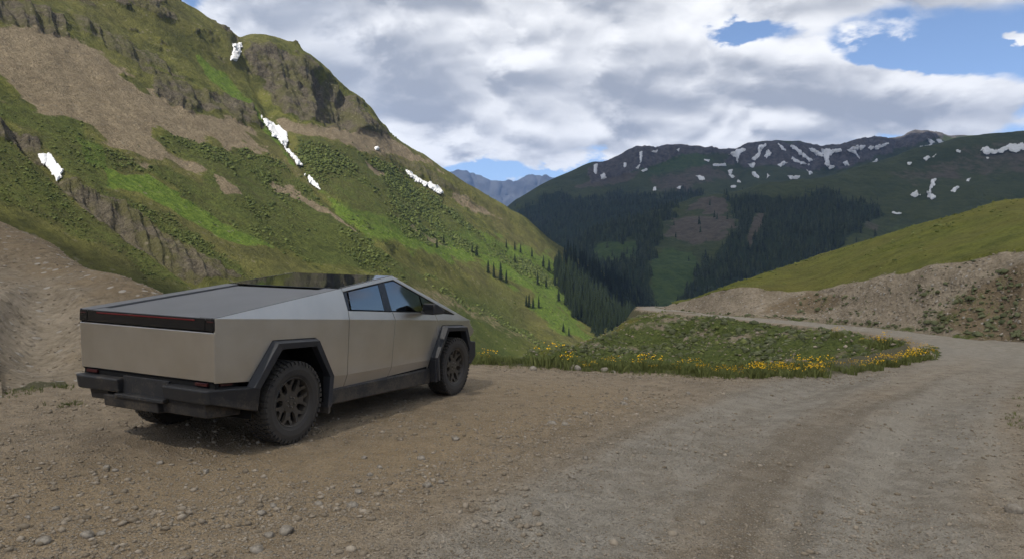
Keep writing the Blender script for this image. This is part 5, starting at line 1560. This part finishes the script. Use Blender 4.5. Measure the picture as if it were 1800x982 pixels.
        box('mirror_glass', 2.512, 2.520, 1.035 * sd, 1.19 * sd, 1.305, 1.43, M_GLOSS, bevel=0).rotation_euler = (0, 0, 0)
    # --- top: deck rails, tonneau, roof and windscreen
    dz = 0.004
    def topq(x0, x1, a, b, drop=0.0):
        """strip of the sloping deck between half-width insets a (outer) and b (inner), left side"""
        p, q = rail(x0), rail(x1)
        return [(p[0], p[1] - a, p[2] - drop), (q[0], q[1] - a, q[2] - drop), (q[0], q[1] - b, q[2] - drop), (p[0], p[1] - b, p[2] - drop)]
    for sd in (-1, 1):
        part('bed_rail', [topq(-1.075, .82, .004, .20, -.002)], M_TON, side=sd, thick=.03, bevel=.006)
        part('roof_trim', [topq(.86, 2.010, .004, .045, -.002)], M_GLOSS, side=sd, thick=.02)
    def across(x0, x1, ins, drop=0.0, f=rail):
        p, q = f(x0), f(x1)
        return [(p[0], p[1] - ins, p[2] - drop), (q[0], q[1] - ins, q[2] - drop), (q[0], -(q[1] - ins), q[2] - drop), (p[0], -(p[1] - ins), p[2] - drop)]
    part('tonneau_cover', [across(-.93, .80, .215, .018)], M_TON, thick=.02, bevel=.004)
    part('deck_panel', [across(-1.075, -.945, .205, .004)], M_TON, thick=.03, bevel=.006)
    part('cover_gap', [across(-.95, .88, .20, .045)], M_DARK, thick=.02)
    part('roof_glass', [across(.87, 2.010, .046, .0)], M_ROOF, thick=.01)
    part('headliner', [across(.87, 2.0, .06, .05)], M_DARK, thick=.02)
    part('windscreen', [across(2.018, 3.55, .05, .006, nose)], M_ROOF, thick=.008)
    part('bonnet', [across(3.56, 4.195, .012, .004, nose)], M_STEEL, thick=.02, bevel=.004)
    # --- tail
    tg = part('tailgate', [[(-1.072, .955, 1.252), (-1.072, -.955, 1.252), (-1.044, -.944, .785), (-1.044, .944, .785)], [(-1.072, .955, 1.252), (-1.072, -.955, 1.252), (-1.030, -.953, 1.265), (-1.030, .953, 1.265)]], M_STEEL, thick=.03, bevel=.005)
    part('tailgate_edge', [[(-1.043, .940, .786), (-1.043, -.940, .786), (-1.015, -.93, .768), (-1.015, .93, .768)]], M_TRIM, thick=.02, parent=tg)
    lb = box('light_bar', -1.076, -1.0, -.835, .835, 1.268, 1.388, M_GLOSS, bevel=.005)
    box('light_strip', -1.080, -1.07, -.705, .690, 1.357, 1.371, M_RED, lb, bevel=.002)
    for sd in (-1, 1):
        c = box('corner_lamp', -1.076, -1.0, .842 * sd, .958 * sd, 1.268, 1.388, M_GLOSS, bevel=.005)
        box('light_strip', -1.080, -1.07, .862 * sd, .945 * sd, 1.350, 1.361, M_REDD, c, bevel=.002)
    box('rear_panel', -1.02, -.98, -.93, .93, .60, 1.27, M_DARK, bevel=0)
    # --- rear bumper: two corner blocks, recessed plate bay, step below
    bump = prism('bumper', [(-1.02, .600), (-1.02, .735), (-.60, .735), (-.60, .600)], -.80, .80, M_TRIM, bevel=.01)
    for sd, y0 in ((-1, .335), (1, .30)):
        bm = bmesh.new(); rows = []
        ye = .945
        prof = [(-1.125, y0), (-1.135, ye - .06), (-1.11, ye), (-.50 if sd < 0 else -.52, 1.005)]
        top_z, bot_z = (.712, .712, .715, .675), (.575, .575, .575, .425)
        back = [(-.98, y0), (-.98, ye - .09), (-.95, ye - .06), (-.52, .90)]
        ring = []
        for i in range(4):
            (x, y), (bx, by) = prof[i], back[i]
            ring.append([bm.verts.new((x, y * sd, top_z[i])), bm.verts.new((x + (.03 if i < 3 else 0), (y - (.03 if i == 3 else 0)) * sd, bot_z[i])), bm.verts.new((bx, by * sd, bot_z[i])), bm.verts.new((bx, by * sd, top_z[i] + .012))])
        for a, b in zip(ring[:-1], ring[1:]):
            for j in range(4): bm.faces.new((a[j], a[(j + 1) % 4], b[(j + 1) % 4], b[j]))
        bm.faces.new(ring[0]); bm.faces.new(ring[-1][::-1])
        bmesh.ops.recalc_face_normals(bm, faces=bm.faces[:])
        me = bpy.data.meshes.new('bumper_corner'); bm.to_mesh(me); bm.free(); me.materials.append(M_TRIM)
        o = bpy.data.objects.new('bumper_corner', me); COL.objects.link(o); o.parent = bump
        md = o.modifiers.new('bevel', 'BEVEL'); md.width = .014; md.segments = 2; md.limit_method = 'ANGLE'; md.angle_limit = R(20)
    box('plate_bay', -1.045, -1.0, -.34, .31, .560, .745, M_TRIM, bump, .006)
    for y in (-.16, .12): box('plate_bolt', -1.050, -1.04, y - .006, y + .006, .70, .712, M_RIM, bump, .002)
    box('bumper_step', -1.125, -.70, -.36, .33, .535, .572, M_TRIM, bump, .008)
    prism('tow_cover', [(-1.105, .545), (-1.085, .425), (-.75, .40), (-.75, .545)], -.26, .52, M_TRIM, bump, .012)
    prism('lower_valance', [(-1.055, .57), (-1.03, .43), (-.60, .40), (-.60, .57)], -.84, -.26, M_TRIM, bump, .012)
    prism('lower_valance', [(-1.055, .57), (-1.03, .47), (-.60, .43), (-.60, .57)], .52, .80, M_TRIM, bump, .012)
    for sd in (-1, 1):
        box('reflector', -1.052, -1.03, .70 * sd, .86 * sd, .738, .768, M_REDD, bump, .003)
        prism('reflector', [(-.95, .735), (-.80, .728), (-.80, .752), (-.95, .760)], .90, .925, M_REDD, bump, .003, side=sd)
    # --- front end (faces away)
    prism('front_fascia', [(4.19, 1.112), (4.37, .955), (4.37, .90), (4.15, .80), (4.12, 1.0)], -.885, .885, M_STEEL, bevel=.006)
    prism('front_bumper', [(4.12, .80), (4.43, .76), (4.45, .52), (4.30, .40), (4.10, .40)], -.90, .90, M_TRIM, bevel=.02)
    box('headlight', 4.34, 4.378, -.80, .80, .925, .945, M_LAMP, bevel=.002)
    # --- underside and cabin
    prism('underbody', [(-.85, .42), (-.55, .34), (4.0, .32), (4.2, .45), (4.1, .80), (-.98, .80)], -.53, .53, M_DARK, bevel=.02)
    prism('cabin_floor', [(.70, .44), (2.95, .42), (2.95, .70), (.70, .70)], -.86, .86, M_DARK, bevel=0)
    box('bed_floor', -.98, .80, -.80, .80, 1.06, 1.12, M_DARK, bevel=0)
    prism('bulkhead', [(.80, .7), (.86, .7), (.93, 1.58), (.87, 1.60)], -.80, .80, M_SEAT, bevel=0)
    prism('dashboard', [(3.02, .7), (3.45, .7), (3.62, 1.22), (3.30, 1.25), (3.02, 1.16)], -.82, .82, M_SEAT, bevel=.03)
    for y in (-.42, .42):
        se = prism('seat', [(2.15, .72), (2.70, .76), (2.70, .90), (2.28, .88), (2.10, 1.40), (1.98, 1.40)], y - .24, y + .24, M_SEAT, bevel=.04)
        prism('headrest', [(1.97, 1.42), (2.09, 1.42), (2.06, 1.58), (1.96, 1.58)], y - .13, y + .13, M_SEAT, se, .03)
    prism('rear_bench', [(1.05, .72), (1.55, .76), (1.55, .88), (1.22, .86), (1.05, 1.40), (.94, 1.40)], -.66, .66, M_SEAT, bevel=.04)
    bm = bmesh.new(); rings = []
    for k in range(28):                        # squared-off steering wheel
        a = 2 * math.pi * k / 28; sx = math.copysign(abs(math.cos(a)) ** .6, math.cos(a)) * .18; sy = math.copysign(abs(math.sin(a)) ** .6, math.sin(a)) * .155
        c0 = Vector((2.86 + sy * .42, .42 + sx, 1.22 + sy * .9)); e1 = Vector((sy * .42, sx, sy * .9)).normalized(); e2 = Vector((.9, 0, -.42))
        rings.append([bm.verts.new(c0 + (e1 * math.cos(b * 1.047) + e2 * math.sin(b * 1.047)) * .016) for b in range(6)])
    for a, b in zip(rings, rings[1:] + rings[:1]):
        for j in range(6): bm.faces.new((a[j], a[(j + 1) % 6], b[(j + 1) % 6], b[j]))
    me = bpy.data.meshes.new('steering_wheel'); bm.to_mesh(me); bm.free(); me.materials.append(M_TRIM)
    o = bpy.data.objects.new('steering_wheel', me); COL.objects.link(o); o.parent = truck
    # --- wheels
    ty, rm, dm, nm = tyre_mesh(), rim_mesh(), disc_mesh(), nut_mesh()
    for x in (0.0, 3.602):
        for sd in (-1, 1):
            w = bpy.data.objects.new('wheel', dm); COL.objects.link(w); w.parent = truck; w.location = (x, .857 * sd, .443)
            w.rotation_euler = (0, 0.3 * x + .2, 0) if sd > 0 else (0, 0.3 * x + .2, math.pi)
            for nme, d in (('tyre', ty), ('rim', rm)):
                c = bpy.data.objects.new(nme, d); COL.objects.link(c); c.parent = w
            for k in range(6):
                c = bpy.data.objects.new('lug_nut', nm); COL.objects.link(c); c.parent = w; a = k * math.pi / 3; c.location = (.057 * math.sin(a), .088, .057 * math.cos(a))


build_truck()

# ------------------------------------------------------------------ mountain air
def build_haze():
    bm = bmesh.new(); bmesh.ops.create_cube(bm, size=1.0)
    zb, zt = -95.0, 1480.0
    for v in bm.verts: v.co = Vector((v.co.x * 22000, v.co.y * 22000, zb if v.co.z < 0 else zt))
    me = bpy.data.meshes.new('haze'); bm.to_mesh(me); bm.free()
    m = bpy.data.materials.new('haze'); m.use_nodes = True; nt = m.node_tree; nt.nodes.clear()
    out = nt.nodes.new('ShaderNodeOutputMaterial'); pv = nt.nodes.new('ShaderNodeVolumePrincipled')
    pv.inputs['Color'].default_value = (0.34, 0.54, 1.0, 1); pv.inputs['Density'].default_value = HAZE; pv.inputs['Anisotropy'].default_value = 0.2
    nt.links.new(pv.outputs[0], out.inputs['Volume'])
    me.materials.append(m)
    o = bpy.data.objects.new('haze', me); COL.objects.link(o); tag(o, kind='stuff')


HAZE = 6.5e-5
build_haze()
